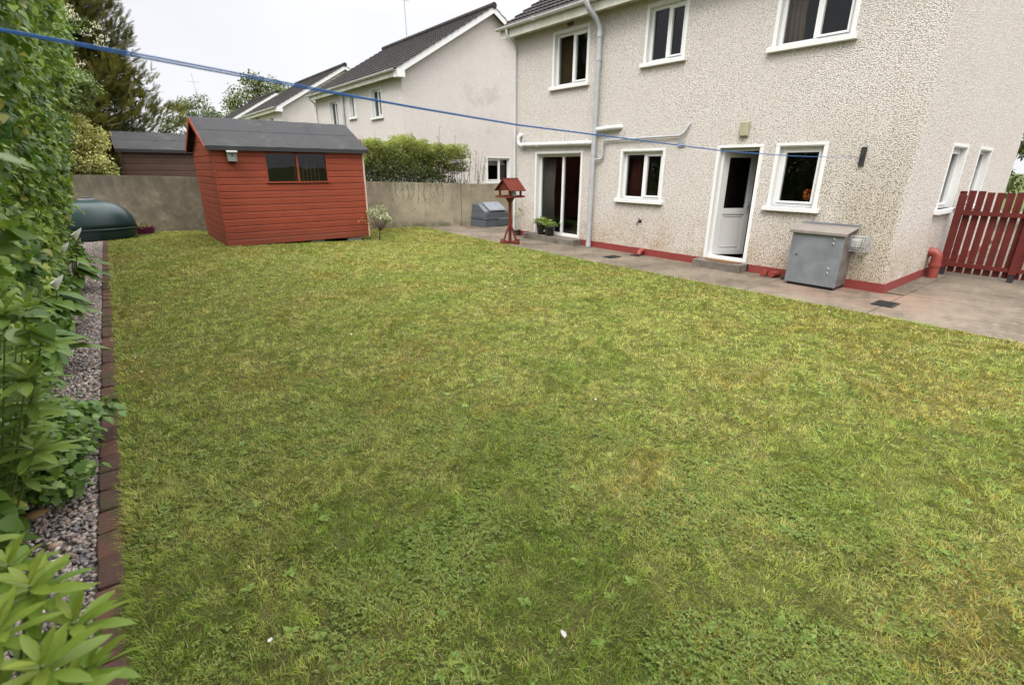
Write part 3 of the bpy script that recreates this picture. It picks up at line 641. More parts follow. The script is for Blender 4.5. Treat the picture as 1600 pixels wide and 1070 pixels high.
# ------------------------------------------------------------------ sheds
def shiplap(mb, p0, p1, z0, z1, pitch, nrm, holes=()):
    p0, p1, nrm = Vector(p0), Vector(p1), Vector(nrm); L = (p1-p0).length; d = (p1-p0)/L; k = int(round((z1-z0)/pitch)); pitch = (z1-z0)/k
    for i in range(k):
        a, b = z0+i*pitch, z0+(i+1)*pitch; spans = [(0, L)]
        for (h0, h1, ha, hb) in holes:
            if b > ha+.02 and a < hb-.02: spans = [q for s in spans for q in ((s[0], h0), (h1, s[1])) if q[1]-q[0] > .005]
        for s0, s1 in spans:
            prof = [(0, a+.007), (.018, a+.007), (.018, b-.024), (.009, b-.012), (.003, b), (0, b)]
            mb.prism([p0+d*s0+nrm*o+Vector((0, 0, z)) for o, z in prof], d*(s1-s0))
def shed(name, label, x0, x1, yf, dep, zb, ze, zr, mat, wmat, pitch, win=None, over=.11, barge_m=None):
    s = empty(name, label, 'shed', (x0, yf, zb)); X, D, e, r = x1-x0, dep, ze-zb, zr-zb; ym = D/2
    b = MB(); holes = [win] if win else []
    shiplap(b, (0, 0, 0), (X, 0, 0), 0, e, pitch, (0, -1, 0), holes); b.build('front_wall', wmat, s)
    b = MB(); shiplap(b, (0, 0, 0), (0, D, 0), 0, e, pitch, (-1, 0, 0))
    k = 4
    for i in range(k): a = e+i*(r-e)/k; w0 = ym*(i/k); w1 = ym*((i+1)/k); b.prism([(-.014, w0, a+.003), (-.014, D-w0, a+.003), (-.004, D-w1, a+(r-e)/k-.002), (-.004, w1, a+(r-e)/k-.002)], (.016, 0, 0))
    b.build('side_wall', wmat, s); b = MB(); shiplap(b, (X, 0, 0), (X, D, 0), 0, e, pitch, (1, 0, 0)); b.prism([(X, 0, e), (X, D, e), (X, ym, r-.02)], (.012, 0, 0)); b.build('side_wall', wmat, s)
    b = MB(); b.box(.02, .0, .0, X-.02, .012, 0.06); b.box(0, D, 0, X, D+.016, e); b.box(.02, .02, -.0, X-.02, D-.02, .03); b.build('floor_frame', wmat, s)
    fb = MB(); b = MB(); t = .022; yo = .10; lo = .13; sl = (r-e-.02)/(ym+yo)
    for sg in (1, -1):
        y_e = -yo if sg == 1 else D+yo; ze_ = e+.05; zr_ = r+.03; n = 5
        for i in range(n):                                  # two overlapping felt strips with a slightly wavy surface
            for j in range(1): pass
        f0, f1 = 0, 1
        for (f0, f1, lift) in ((0, .56, 0), (.53, 1.0, .006)):
            P = lambda x, f: (x, y_e+(ym-y_e)*f, ze_+(zr_-ze_)*f+lift)
            nx = 14; vs = []; 
            for f in (f0, (f0+f1)/2, f1):
                for i in range(nx+1):
                    x = -lo+(X+2*lo)*i/nx; q = P(x, f); vs.append((q[0], q[1], q[2]+.004*sin(i*2.3+f*9)))
            w = nx+1; top = [(j*w+i, j*w+i+1, (j+1)*w+i+1, (j+1)*w+i) for j in range(2) for i in range(nx)]
            bot = [(v[0], v[1], v[2]-t) for v in vs]; m_ = len(vs)
            side = [(i, m_+i, m_+i+1, i+1) for i in range(nx)] + [(2*w+i, 2*w+i+1, m_+2*w+i+1, m_+2*w+i) for i in range(nx)] + [(j*w, (j+1)*w, m_+(j+1)*w, m_+j*w) for j in range(2)] + [(j*w+nx, m_+j*w+nx, m_+(j+1)*w+nx, (j+1)*w+nx) for j in range(2)]
            b.add(vs+bot, top+[tuple(m_+i for i in f)[::-1] for f in top]+side)
        fb.box(-lo, y_e-.008 if sg == 1 else y_e-.004, ze_-.085, X+lo, y_e+.004 if sg == 1 else y_e+.008, ze_-.004)
        fb.build('eaves_board', M['black'], s); fb = MB()
    b.build('roof', M['felt'], s)
    for xx in (-lo-.018, X+lo-.004):
        for sg in (1, -1):
            b = MB(); y_e = -yo if sg == 1 else D+yo; a = Vector((xx, y_e, e+.04)); c = Vector((xx, ym, r+.018)); b.prism([a, c, c-Vector((0, 0, .10)), a-Vector((0, 0, .10))], (.02, 0, 0)); b.build('bargeboard', barge_m or wmat, s)
    if win:
        u0, u1, a, c = win; f = MB(); um = (u0+u1)/2; q = .028
        for p_, q_ in ((u0, u0+q), (um-.02, um+.02), (u1-q, u1)): f.box(p_, -.022, a, q_, .03, c)
        f.box(u0+q, -.022, c-q, u1-q, .03, c); f.box(u0-.02, -.045, a-.03, u1+.02, .0, a); wo_ = f.build('window', wmat, s)
        g = MB(); g.add([(u0, .008, a), (u1, .008, a), (u1, .008, c), (u0, .008, c)], [(0, 1, 2, 3)]); g.build('pane', M['glass'], wo_)
    return s
SX0, SX1, SYF, SZ = 2.03, 5.22, 12.33, .15
red = shed('garden_shed', 'red stained wooden shed with grey felt roof and a wide dark window', SX0, SX1, SYF, 2.44, SZ, 2.15, 2.79, None, M['shedred'], .1435, (.97, 2.32, 1.34, 1.95), barge_m=M['shedred'])
b = MB(); b.box(SX1-SX0-.004, -.022, .0, SX1-SX0+.034, .03, 1.98); b.build('corner_batten', M['palewood'], red)
b = MB(); b.box(-.03, -.022, .0, .004, .03, 1.98); b.build('corner_post', M['shedred'], red)
shed('garden_shed', 'brown wooden shed with grey roof standing behind the garden wall', .80, 3.4, 18.4, 2.2, .1, 2.20, 2.72, None, M['shedbrown'], .17, None)
for k, (x, w_, lb_) in enumerate(((3.95, .30, 'grey concrete block under the middle of the red shed'), (4.86, .36, 'grey concrete block under the right end of the red shed'))):
    b = MB(); z0 = float(gz(x, SYF)); b.box(-w_/2, 0, -.06, w_/2, .22, SZ-z0-.004); o = b.build('concrete_block', M['block'], None, .008); o.location = (x, SYF+.03, z0); thing(o, lb_, 'block')
nb = empty('nest_box', 'small grey bird nest box hanging on the red shed front', 'nest box', (2.36, SYF-.02, 1.90))
b = MB(); b.prism([(-.085, 0, 0), (-.085, -.13, 0), (-.085, -.13, .17), (-.085, 0, .21)], (.17, 0, 0)); b.build('body', M['nest'], nb, .003)
b = MB(); b.prism([(-.10, .0, .215), (-.10, -.17, .172), (-.10, -.17, .19), (-.10, 0, .233)], (.20, 0, 0)); b.build('roof', paint('pale_weathered_board', (.36, .36, .32), .8, .15, 9), nb)
b = MB(); b.tube([(0, -.125, .115), (0, -.1335, .115)], .018, 14); b.build('entrance_hole', M['black'], nb)
# things seen through the shed window
b = MB()
for k in range(7): b.tube([(3.75+k*.08, SYF+.5, .2), (3.72+k*.09, SYF+.35, 1.85+.1*sin(k*3))], .012, 6)
o = b.build('garden_canes', paint('cane', (.22, .14, .09), .7), None); thing(o, 'bundle of canes leaning inside the red shed window', 'canes')
b = MB(); b.box(SX0+.5, SYF+1.6, .2, SX1-.3, SYF+2.3, 1.5); o = b.build('storage_cupboard', M['room'], None, .01); thing(o, 'dark cupboard inside the red shed behind the window', 'cupboard')

# ------------------------------------------------------------------ oil tank, planter
tk = empty('oil_tank', 'dark green plastic domed oil tank beside the hedge at the far wall', 'oil tank', (-.42, 15.42, .13))
def superell(mb, a, b_, z0, z1, prof, n=48, p=3.2):
    vs = []
    for s, z in prof:
        for k in range(n):
            th = 2*pi*k/n; c, d = cos(th), sin(th)
            vs.append((a*s*math.copysign(abs(c)**(2/p), c), b_*s*math.copysign(abs(d)**(2/p), d), z))
    mb.add(vs, [(i*n+k, i*n+(k+1) % n, (i+1)*n+(k+1) % n, (i+1)*n+k) for i in range(len(prof)-1) for k in range(n)], True)
b = MB(); prof = [(.80, 0), (.90, .02), (.955, .10), (.985, .22), (1.0, .27)]; b2 = [(1.02, .275), (1.02, .305), (.995, .31)]
for k in range(11): a = k/10*pi/2; b2.append((cos(a)**.62 if k < 10 else 0.0001, .31+.62*sin(a)))
superell(b, 1.05, .62, 0, 0, prof+b2, p=2.6); b.build('body', M['tank'], tk)
b = MB(); b.lathe([(.16, .90), (.16, .945), (.13, .955), (.0, .955)], 18, (.22, 0, 0)); b.box(.17, -.07, .93, .31, .07, .995); b.build('filler_cap', M['darkgrey'], tk)
pt = empty('planter', 'plum coloured plastic trough with a small plant beside the oil tank', 'planter', (.80, 15.85, .135), R_(-14))
b = MB(); v = [(-.15,-.09,0),(.15,-.09,0),(.15,.09,0),(-.15,.09,0),(-.2,-.13,.2),(.2,-.13,.2),(.2,.13,.2),(-.2,.13,.2),(-.18,-.11,.2),(.18,-.11,.2),(.18,.11,.2),(-.18,.11,.2),(-.18,-.11,.17),(.18,-.11,.17),(.18,.11,.17),(-.18,.11,.17)]
b.add(v, [(0,1,2,3),(0,1,5,4),(1,2,6,5),(2,3,7,6),(3,0,4,7),(4,5,9,8),(5,6,10,9),(6,7,11,10),(7,4,8,11),(8,9,13,12),(9,10,14,13),(10,11,15,14),(11,8,12,15)]); b.build('trough', M['purple'], pt)
b = MB(); b.box(-.178, -.108, .1, .178, .108, .172); b.build('soil', M['soil'], pt)
def tuft(parent, name, c, n, spread, h, size, cols, tpl=LEAF_OVAL, mat='leaf', up=.6):
    s = Sc(); P = np.array(c)[None] + rng.normal(size=(n, 3))*np.array([spread, spread, 0])[None]*.5; P[:, 2] += rng.random(n)**.8*h
    d = norm(np.c_[(P-np.array(c))[:, :2]+rng.normal(size=(n, 2))*spread*.3, np.full(n, up*spread)*(.3+rng.random(n))])
    nn = norm(np.array([[0, 0, 1.]])+rng.normal(size=(n, 3))*.4); C = mixc(cols[0], cols[1], rng.random(n))*(.75+.5*rng.random(n))[:, None]
    s.add(*tpl, P, frames(d, nn), size*(.6+.7*rng.random(n)), C); return s.build(name, M[mat], parent, True)
tuft(pt, 'foliage', (0, 0, .17), 60, .16, .12, .06, ((.10, .15, .03), (.20, .10, .03)))

# ------------------------------------------------------------------ storage bin
cb = empty('storage_bin', 'dark grey plastic storage bin with a ribbed sloping lid against the end wall', 'storage bin', (9.56, 13.28, 0), R_(2))
W_, D_ = 1.02, .78
def frustum(mb, x0, y0, z0, x1, y1, z1, ins):
    v = [(x0, y0, z0), (x1, y0, z0), (x1, y1, z0), (x0, y1, z0), (x0+ins, y0+ins, z1), (x1-ins, y0+ins, z1), (x1-ins, y1-ins, z1), (x0+ins, y1-ins, z1)]
    mb.add(v, [(0,3,2,1),(4,5,6,7),(0,1,5,4),(1,2,6,5),(2,3,7,6),(3,0,4,7)])
b = MB(); frustum(b, 0, 0, 0, W_, D_, .25, .012); frustum(b, -.012, -.012, .25, W_+.012, D_+.012, .275, 0); frustum(b, .012, .012, .275, W_-.012, D_-.012, .44, .01)
b.prism([(.03, .03, .44), (.03, D_-.03, .44), (.03, D_-.05, .70), (.03, .40, .70), (.03, .05, .49)], (W_-.06, 0, 0)); b.build('body', M['bin'], cb, .012)
b = MB(); q0, q1 = Vector((0, .02, .495)), Vector((0, .42, .735)); nn = Vector((0, -.24, .4)).normalized()
b.prism([q0+Vector((.22, 0, 0)), q1+Vector((.22, 0, 0)), q1+Vector((.22, 0, 0))+nn*.022, q0+Vector((.22, 0, 0))+nn*.022], (W_-.36, 0, 0))
for k in range(7):
    x = .26+k*.093; b.prism([q0+Vector((x, 0, 0))+nn*.022+(q1-q0)*.06, q1+Vector((x, 0, 0))+nn*.022-(q1-q0)*.06, q1+Vector((x, 0, 0))+nn*.036-(q1-q0)*.06, q0+Vector((x, 0, 0))+nn*.036+(q1-q0)*.06], (.045, 0, 0))
b.build('lid', M['binlid'], cb, .004)
b = MB(); b.box(.56, -.035, .02, .97, .02, .25); b.build('hatch', M['bin'], cb, .01)

# ------------------------------------------------------------------ bird table
bt = empty('bird_table', 'red stained wooden bird table with slatted roof on a post at the lawn edge', 'bird table', (7.97, 10.0, 0), R_(6))
b = MB(); b.box(-.03, -.03, .03, .03, .03, 1.06); b.build('post', M['birdred'], bt, .003)
b = MB(); b.box(-.27, -.03, 0, .27, .03, .055); b.box(-.03, -.27, .0005, .03, -.031, .0555); b.box(-.03, .031, .0005, .03, .27, .0555)
for sx, sy in ((1, 0), (-1, 0), (0, 1), (0, -1)): b.box(sx*.26-.045, sy*.26-.045, -.0005, sx*.26+.045, sy*.26+.045, .075)
b.build('base', M['birdred'], bt, .003)
for sx, sy in ((1, 0), (-1, 0), (0, 1), (0, -1)): b = MB(); b.bar((sx*.23, sy*.23, .06), (sx*.03, sy*.03, .46), .035, .03); b.build('brace', M['birdred'], bt)
b = MB(); v = []
for z, r in ((1.0, .035), (1.12, .085)): v += [(-r, -r, z), (r, -r, z), (r, r, z), (-r, r, z)]
b.add(v, [(0,3,2,1),(4,5,6,7),(0,1,5,4),(1,2,6,5),(2,3,7,6),(3,0,4,7)]); b.build('bracket', M['birdred'], bt)
b = MB(); b.box(-.24, -.24, 1.121, .24, .24, 1.14); 
for a in (-1, 1): b.box(-.255, a*.248-.01, 1.12, .255, a*.248+.01, 1.165); b.box(a*.248-.01, -.235, 1.1195, a*.248+.01, .235, 1.1655)
b.build('tray', M['birdred'], bt)
for sx in (-1, 1):
    for sy in (-1, 1): b = MB(); b.box(sx*.19-.02, sy*.17-.02, 1.141, sx*.19+.02, sy*.17+.02, 1.34); b.build('upright', M['birdred'], bt)
b = MB()
for sx in (-.2, .2): b.prism([(sx-.01, -.22, 1.30), (sx-.01, .22, 1.30), (sx-.01, 0, 1.52)], (.02, 0, 0))
for sy in (-1, 1):
    for k in range(9):
        x = -.27+k*.06; a = Vector((x, sy*.285, 1.275)); c = Vector((x, 0, 1.545)); n_ = Vector((0, sy*.7, .7)); b.prism([a, c, c+n_*.013*(1+(k % 2)*.5), a+n_*.013*(1+(k % 2)*.5)], (.057, 0, 0))
b.bar((-.275, 0, 1.568), (.275, 0, 1.568), .03, .02); b.build('roof', M['birdred'], bt)
b = MB(); b.lathe([(0, 0), (.05, 0), (.055, .02), (.055, .11), (.03, .125), (0, .13)], 14, (.07, -.05, 1.142)); o = b.build('seed_feeder', M['white'], None, 0); o.location = (7.97, 10.0, 0); o.rotation_euler = (0, 0, R_(6)); thing(o, 'small white feeder standing in the tray of the bird table', 'feeder')

# ------------------------------------------------------------------ steps, pots, mat, drains
b = MB(); b.box(8.885, 8.68, -.05, 9.19, 10.58, .146); o = b.build('patio_step', M['step'], None, .008); thing(o, 'long low concrete step below the sliding patio door', 'step')
b = MB(); b.box(8.90, 4.44, -.05, 9.19, 5.40, .142); o = b.build('door_step', M['step'], None, .008); thing(o, 'mossy concrete step below the open back door', 'step')
b = MB(); p = [(9.17, 4.90+.36, .144), (9.17, 4.90-.36, .144)] + [(9.17-.24*sin(a), 4.90-.36*cos(a), .144) for a in np.linspace(.08, pi-.08, 16)]
b.prism(p, (0, 0, .014)); o = b.build('doormat', M['coir'], None); thing(o, 'brown half round doormat on the back door step', 'doormat')
def pot(name, label, x, y, z, r, h, mat, soil=True):
    e = empty(name, label, 'plant pot', (x, y, z)); b = MB()
    b.lathe([(0, 0), (r*.66, 0), (r*.70, .01), (r*.95, h*.88), (r*1.04, h*.89), (r*1.06, h*.985), (r*1.0, h), (r*.9, h), (r*.86, h*.9), (0, h*.9)], 26); b.build('pot', mat, e)
    b = MB(); b.lathe([(r*.86, h*.905), (r*.4, h*.93), (0, h*.94)], 16); b.build('soil', M['soil'], e); return e
p1 = pot('plant_pot', 'larger dark glazed pot of leafy plants at the left on the patio step', 9.08, 10.02, .147, .17, .30, M['glaze'])
tuft(p1, 'foliage', (0, 0, .28), 110, .22, .10, .085, ((.13, .20, .04), (.30, .36, .12)))
p2 = pot('plant_pot', 'smaller dark glazed pot with a pale emblem on the patio step', 9.02, 9.66, .147, .145, .25, M['glaze'])
tuft(p2, 'foliage', (0, 0, .235), 110, .19, .09, .075, ((.13, .22, .04), (.26, .34, .08)))
b = MB(); 
for q in range(10):
    a = 2*pi*q/10; b.tube([(-.1338-.001, .06+.018*cos(a), .125+.026*sin(a)), (-.1338-.001, .06+.018*cos(a+.63), .125+.026*sin(a+.63))], .004, 5)
b.build('emblem', M['whitepaint'], p2)
p3 = pot('plant_pot', 'small dark pot with bare pale climbing stems at the house corner', 9.08, 11.12, 0, .12, .17, M['darkgrey'])
b = MB()
for k in range(9):
    a = k*1.4; pts = [(.04*cos(a), .04*sin(a), .15)]
    for j in range(1, 7): pts.append((.05*cos(a+j*.7)+.012*j, .04*sin(a)-.05*j*(k % 3-1)*.5+.03*sin(j*2+k), .15+j*(.09+.03*(k % 3))))
    b.tube(pts, .0045, 5)
b.build('stem', paint('pale_dry_stem', (.50, .46, .38), .8), p3); tuft(p3, 'foliage', (.03, -.1, .45), 26, .2, .3, .05, ((.22, .26, .08), (.35, .36, .14)))
def grate(name, label, x, y, w, d, rz):
    b = MB(); b.box(-w/2, -d/2, 0, w/2, -d/2+.02, .012); b.box(-w/2, d/2-.02, 0, w/2, d/2, .012); n = 9
    for k in range(n): u = -w/2+(w-.012)*k/(n-1); b.box(u, -d/2+.02, 0, u+.012, d/2-.02, .011)
    b.box(-w/2+.005, -d/2+.005, -.0, w/2-.005, d/2-.005, .004)
    o = b.build(name, M['black']); o.location = (x, y, .003); o.rotation_euler = (0, 0, rz); return thing(o, label, 'drain cover')
grate('drain_cover', 'dark square drain cover in the path between the soil pipe and back door', 8.42, 7.02, .34, .22, 0)
grate('drain_cover', 'dark drain cover in the paving in front of the house corner', 8.44, 2.02, .36, .26, 0)
grate('drain_cover', 'small black gully grate beside the red pipe under the kitchen tap', 9.02, 6.85, .2, .2, 0)
b = MB(); b.tube([(9.2, 6.8, .10), (9.12, 6.8, .10), (9.07, 6.8, .085), (9.05, 6.8, .02)], .052, 12); o = b.build('gully_pipe', M['redpipe']); thing(o, 'short red gully pipe sticking out of the plinth below the tap', 'drain pipe')
for k, (y, l) in enumerate(((4.05, 'red clay pipe elbow on the ground, nearer the back door'), (3.88, 'red clay pipe elbow on the ground, nearer the steel boiler'))):
    b = MB(); b.tube([(.10, 0, .05), (.02, 0, .055), (-.05, 0, .055), (-.07, 0, .055)], [.05, .05, .058, .058], 14); b.tube([(-.071, 0, .055), (-.06, 0, .055)], .045, 14); o = b.build('pipe_elbow', M['redpipe']); o.location = (9.05, y, .005); o.rotation_euler = (0, 0, .25-.5*k); thing(o, l, 'drain pipe')
b = MB(); b.box(-.09, -.05, 0, .09, .05, .06); o = b.build('loose_brick', M['brick'], None, .006); o.location = (9.08, 3.70, .001); o.rotation_euler = (0, 0, .3); thing(o, 'loose old brick on the path beside the steel boiler', 'brick')
b = MB(); b.tube([(11.35, 2.15, 0), (11.35, 2.15, .20)], .082, 18); b.tube([(11.35, 2.15, .20), (11.35, 2.15, .25)], .095, 18); b.tube([(11.35, 2.15, .25), (11.35, 2.15, .36), (11.35, 2.155, .40), (11.35, 2.19, .435), (11.35, 2.29, .44)], .08, 18)
o = b.build('drain_pipe', M['redpipe']); thing(o, 'thick red drain pipe at the side wall beside the fence post', 'drain pipe')

# ------------------------------------------------------------------ outdoor boiler
bo = empty('boiler', 'weathered grey steel outdoor boiler cabinet against the house wall', 'boiler', (8.74, 2.80, 0))
b = MB(); b.prism([(.01, .0, .05), (.43, .0, .05), (.43, .0, .93), (.01, .0, .87)], (0, .75, 0)); b.build('casing', M['rustpan'], bo, .006)
b = MB(); b.box(.03, .03, .0, .41, .72, .05); b.build('base', M['black'], bo)
b = MB(); b.box(-.012, -.006, .045, .012, .756, .862); fp = b.build('front_panel', M['galv'], bo, .006)
b = MB(); b.prism([(-.045, -.035, .870), (.44, -.035, .945), (.44, -.035, .962), (-.045, -.035, .887)], (0, .82, 0)); b.prism([(-.05, -.04, .845), (-.05, -.04, .89), (-.03, -.04, .892), (-.03, -.04, .848)], (0, .83, 0)); b.build('top', paint('dull_grey_brown_steel', (.23, .205, .185), .6, .2, 4, .1, dcol=(.15, .11, .085)), bo, .003)
b = MB(); b.box(.415, -.03, .945, .445, .78, .99); b.build('rear_flashing', M['galv'], bo)
b = MB()
for z in (.70, .24):
    for dz in (0, .07): b.tube([(-.013, .12, z+dz), (-.03, .12, z+dz+.015), (-.03, .135, z+dz+.035), (-.013, .14, z+dz+.045)], .006, 6)
    b.tube([(-.0125, .64, .50), (-.02, .64, .50)], .012, 10)
b.build('catch', M['pipegrey'], fp)
b = MB(); x0, x1, y0, y1, z0, z1 = .20, .44, -.22, -.01, .62, .84
for k in range(8):
    y = y0+(y1-y0)*k/7; b.tube([(x1, y, z0), (x0, y, z0), (x0, y, z1), (x1, y, z1)], .0035, 5)
for k in range(7):
    z = z0+(z1-z0)*k/6; b.tube([(x0, y1, z), (x0, y0, z), (x1, y0, z)], .0035, 5)
for k in range(5):
    x = x0+(x1-x0)*k/4; b.tube([(x, y0, z0), (x, y0, z1)], .0035, 5)
b.build('flue_guard', M['pipegrey'], bo)
b = MB(); b.box(.27, -.10, .66, .40, 0, .79); b.build('flue', M['pipewhite'], bo, .01)

# ------------------------------------------------------------------ side fence
fx = 11.88
fe = empty('picket_fence', 'dark red close boarded picket fence closing the side passage', 'fence', (fx, 2.2, 0))
n = 0
for y in (2.13, 1.20, .27, -.66):
    b = MB(); b.box(-.05, y-2.2-.05, .13, .05, y-2.2+.05, 1.40); b.build('post', M['reddark'], fe, .004)
    b = MB(); b.box(-.04, y-2.2-.04, 0, .04, y-2.2+.04, .13); b.build('post_foot', M['black'], fe)
for z in (.20, 1.10):
    for a, c in ((2.08, 1.25), (1.15, .32), (.22, -.61)): b = MB(); b.box(-.02, c-2.2, z-.035, .02, a-2.2, z+.035); b.build('rail', M['reddark'], fe)
y = 2.20; k = 0
while y > -.85:
    b = MB(); tz = 1.47+.02*random.uniform(-1, 1); sk = .006*random.uniform(-1, 1)
    b.prism([(.051, y-2.2-.098, .05), (.051, y-2.2, .05), (.051, y-2.2+sk, tz), (.051, y-2.2-.098+sk, tz)], (.018, 0, 0)); b.build('picket', M['reddark'], fe, .002); y -= .124

# ------------------------------------------------------------------ washing line (two cords)
LP = [(-.75, 1.07, 2.03), (-.06, 1.20, 1.99), (.14, 1.24, 1.98), (.46, 1.30, 1.962), (.74, 1.35, 1.948), (1.18, 1.44, 1.932), (2.46, 1.68, 1.915), (3.24, 1.83, 1.905), (4.96, 2.15, 1.912), (7.0, 2.54, 1.94), (9.14, 2.95, 1.985)]
b = MB(); P1 = []; P2 = []
for i in range(len(LP)-1):
    for k in range(8):
        q = Vector(LP[i]).lerp(Vector(LP[i+1]), k/8); s = (i+k/8)
        g = .0012+.0012*max(0, sin(s*1.25-1.2))*min(1, (10-s)/3); P1.append(q+Vector((0, 0, g))); P2.append(q-Vector((.0, 0, g)))
b.tube(P1, .0017, 6); b.tube(P2, .0017, 6); o = b.build('washing_line', M['cord']); thing(o, 'doubled blue cord washing line strung across the garden', 'washing line')

# ------------------------------------------------------------------ brick edging
bm_var = []
for k in range(4):
    b = MB(); b.box(-.05, -.105, -.06, .05, .105, .035); o = b.build('edging_brick', M['brick'], None, .007); me = o.data
    for v in me.vertices: v.co += Vector(rng.normal(size=3)*.0022)
    bm_var.append(o)
y = -1.2; k = 0
while y < 15.2:
    if k < 4: o = bm_var[k]
    else: o = bm_var[k % 4].copy(); COL.objects.link(o)
    x = left_x(y)+.05
    o.location = (x+random.uniform(-.004, .004), y, float(gz(x, y))+random.uniform(-.006, .006)); o.rotation_euler = (random.uniform(-.03, .03), random.uniform(-.05, .05), -.0215+random.uniform(-.03, .03))
    thing(o, 'old red brick laid end to end in the edging between gravel and lawn', 'edging brick', 'bricks edging the lawn'); y += .222; k += 1

# ------------------------------------------------------------------ gravel
def stone_t(seed):
    r = np.random.default_rng(seed); v = []; f = []
    bm = bmesh.new(); bmesh.ops.create_icosphere(bm, subdivisions=1, radius=1)
    d = r.normal(size=(4, 3)); d /= np.linalg.norm(d, axis=1)[:, None]
    for q in bm.verts:
        p = np.array(q.co); 
        for e in d:
            h = p@e
            if h > .62: p = p - e*(h-.62)
        v.append(tuple(p*(1+r.normal()*.06)))
    f = [tuple(q.index for q in p.verts) for p in bm.faces]; bm.free(); return v, f
def mat_stone(name):
    t = NT(name); a = t.n('ShaderNodeAttribute', attribute_name='tint'); n = t.noise(60, 4, .6)
    c = t.mix(t.mul(t.rng(n, .4, .7), .5), a.outputs['Color'], t.mix(1.0, a.outputs['Color'], (.55, .53, .5), 'MULTIPLY')); t.bump(n, .4, .004); return t.fin(c, .75, .35)
M['stone'] = mat_stone('gravel_stone')
S = Sc(); ST = [stone_t(i) for i in range(6)]
pal = np.array([(.36, .315, .29), (.26, .24, .235), (.46, .40, .37), (.33, .25, .215), (.20, .20, .21), (.55, .50, .47), (.38, .31, .25)])
N = 34000; yy = .4+15*rng.random(N)**1.25; xx = left_x(yy)-.012-rng.random(N)**1.15*(.95-.03*yy).clip(.4, 1)
kk = rng.integers(0, 6, N); col = np.array([.73, .69, .65])*pal[rng.integers(0, 7, N)]*(.75+.5*rng.random(N))[:, None]; sz = .0085*(1+.9*rng.random(N)**2.5)*(1+.02*yy)
for i in range(6):
    q = kk == i; n = q.sum(); P = np.c_[xx[q], yy[q], gz(-.3, yy[q])+.002+.016*rng.random(n)]; S3 = sz[q][:, None]*np.c_[1.25+.5*rng.random(n), .8+.4*rng.random(n), .55+.35*rng.random(n)]
    a = rdir(n); a[:, 2] *= .35; S.add(*ST[i], P, frames(a, norm(np.array([[0, 0, 1.]])+rng.normal(size=(n, 3))*.3)), S3, col[q])
o = S.build('gravel', M['stone']); o['kind'] = 'stuff'
def rock(label, x, y, s, c):
    S = Sc(); v, f = stone_t(int(x*1000+y*77) % 999); S.add(v, f, np.array([[0, 0, s*.35]]), np.eye(3)[None], np.array([[s*1.25, s*.8, s*.6]]), np.array([c]))
    o = S.build('rock', M['stone']); o.location = (x, y, 0); o.rotation_euler = (0, 0, .3); thing(o, label, 'rock')
rock('large ochre brown stone lying on the gravel below the leafy currant bush', -.60, 3.32, .062, (.34, .20, .085))
rock('pinkish brown stone on the gravel nearer the camera than the ochre stone', -.515, 2.97, .034, (.34, .235, .16))
rock('pale white stone among the gravel beside the brick edging near the front', -.52, 2.83, .030, (.60, .56, .53))
rock('grey stone under the edge of the currant bush on the gravel', -.50, 3.75, .04, (.30, .29, .29))

# ------------------------------------------------------------------ lawn grass: every blade is geometry
def blade_t(lean, tw):
    v = []
    for t, w in ((0, .5), (.5, .42)):
        v += [(-w, lean*t*t, t*(1-.35*lean*t)), (w, lean*t*t+tw*t, t*(1-.35*lean*t))]
    v.append((0, lean, 1-.35*lean)); return v, [(0, 1, 3, 2), (2, 3, 4)]
BT = [blade_t(l, t) for l, t in ((.15, .0), (.4, .1), (.7, -.1), (1.0, .1), (1.35, 0))]
NG = 900000
u = rng.random((NG*6, 2)); gx = left_x(8)-.2+u[:, 0]*8.6; gy = -1.2+u[:, 1]*17.6
d = np.hypot(gx, gy)
keep = (gx > left_x(gy)+.085+.02*rng.random(len(gx))) & (gx < edge_x(gy)+.015*rng.normal(size=len(gx))) & (gy < wall_y(gx)-.02) & (d > .9)
keep &= ~((gx > SX0+.03) & (gx < SX1-.03) & (gy > SYF+.06) & (gy < SYF+2.4))
keep &= ~(((gx+.42)/1.02)**2+((gy-15.42)/.62)**2 < 1)
w = np.minimum(1, (3.0/np.maximum(d, .1))**1.25)
keep &= rng.random(len(gx)) < w*.56*(.55+.8*vnoise(gx, gy, .05, 77))
gx, gy = gx[keep][:NG], gy[keep][:NG]; n = len(gx); d = np.hypot(gx, gy)
print('blades', n)
wx_ = gx+.35*(vnoise(gx, gy, .5, 15)-.5)+.12*(vnoise(gx, gy, .16, 16)-.5); wy_ = gy+.35*(vnoise(gx, gy, .5, 17)-.5)+.12*(vnoise(gx, gy, .16, 18)-.5)
big = vnoise(wx_, wy_, 1.5, 1)*.55+vnoise(wx_, wy_, .6, 2)*.45; mid = vnoise(wx_, wy_, .24, 3)*.55+vnoise(wx_, wy_, .10, 4)*.45; fin = vnoise(gx, gy, .040, 5); tft = vnoise(wx_, wy_, .065, 13)
lush = vnoise(wx_, wy_, .75, 6)*.45+vnoise(wx_, wy_, .3, 7)*.35+vnoise(wx_, wy_, .13, 12)*.20
near_edge = np.clip(1-(edge_x(gy)-gx)/.55, 0, 1)*.35
g = np.clip((big-.30)/.40, 0, 1)*.42+np.clip((mid-.28)/.44, 0, 1)*.58; g = np.clip(.53+(g-.5)*.78+near_edge+.25*np.clip((2.6-d)/1.6, 0, 1)+rng.normal(size=n)*.22, 0, 1)
C = mixc((.370, .365, .095), (.212, .288, .042), g)                # dry yellow-green to fresh green
rr = rng.random(n); straw = rr < np.clip(.07+.22*(1-mid)*(1-lush), .03, .28); C[straw] = mixc((.52, .45, .22), (.40, .31, .13), rng.random(straw.sum()))
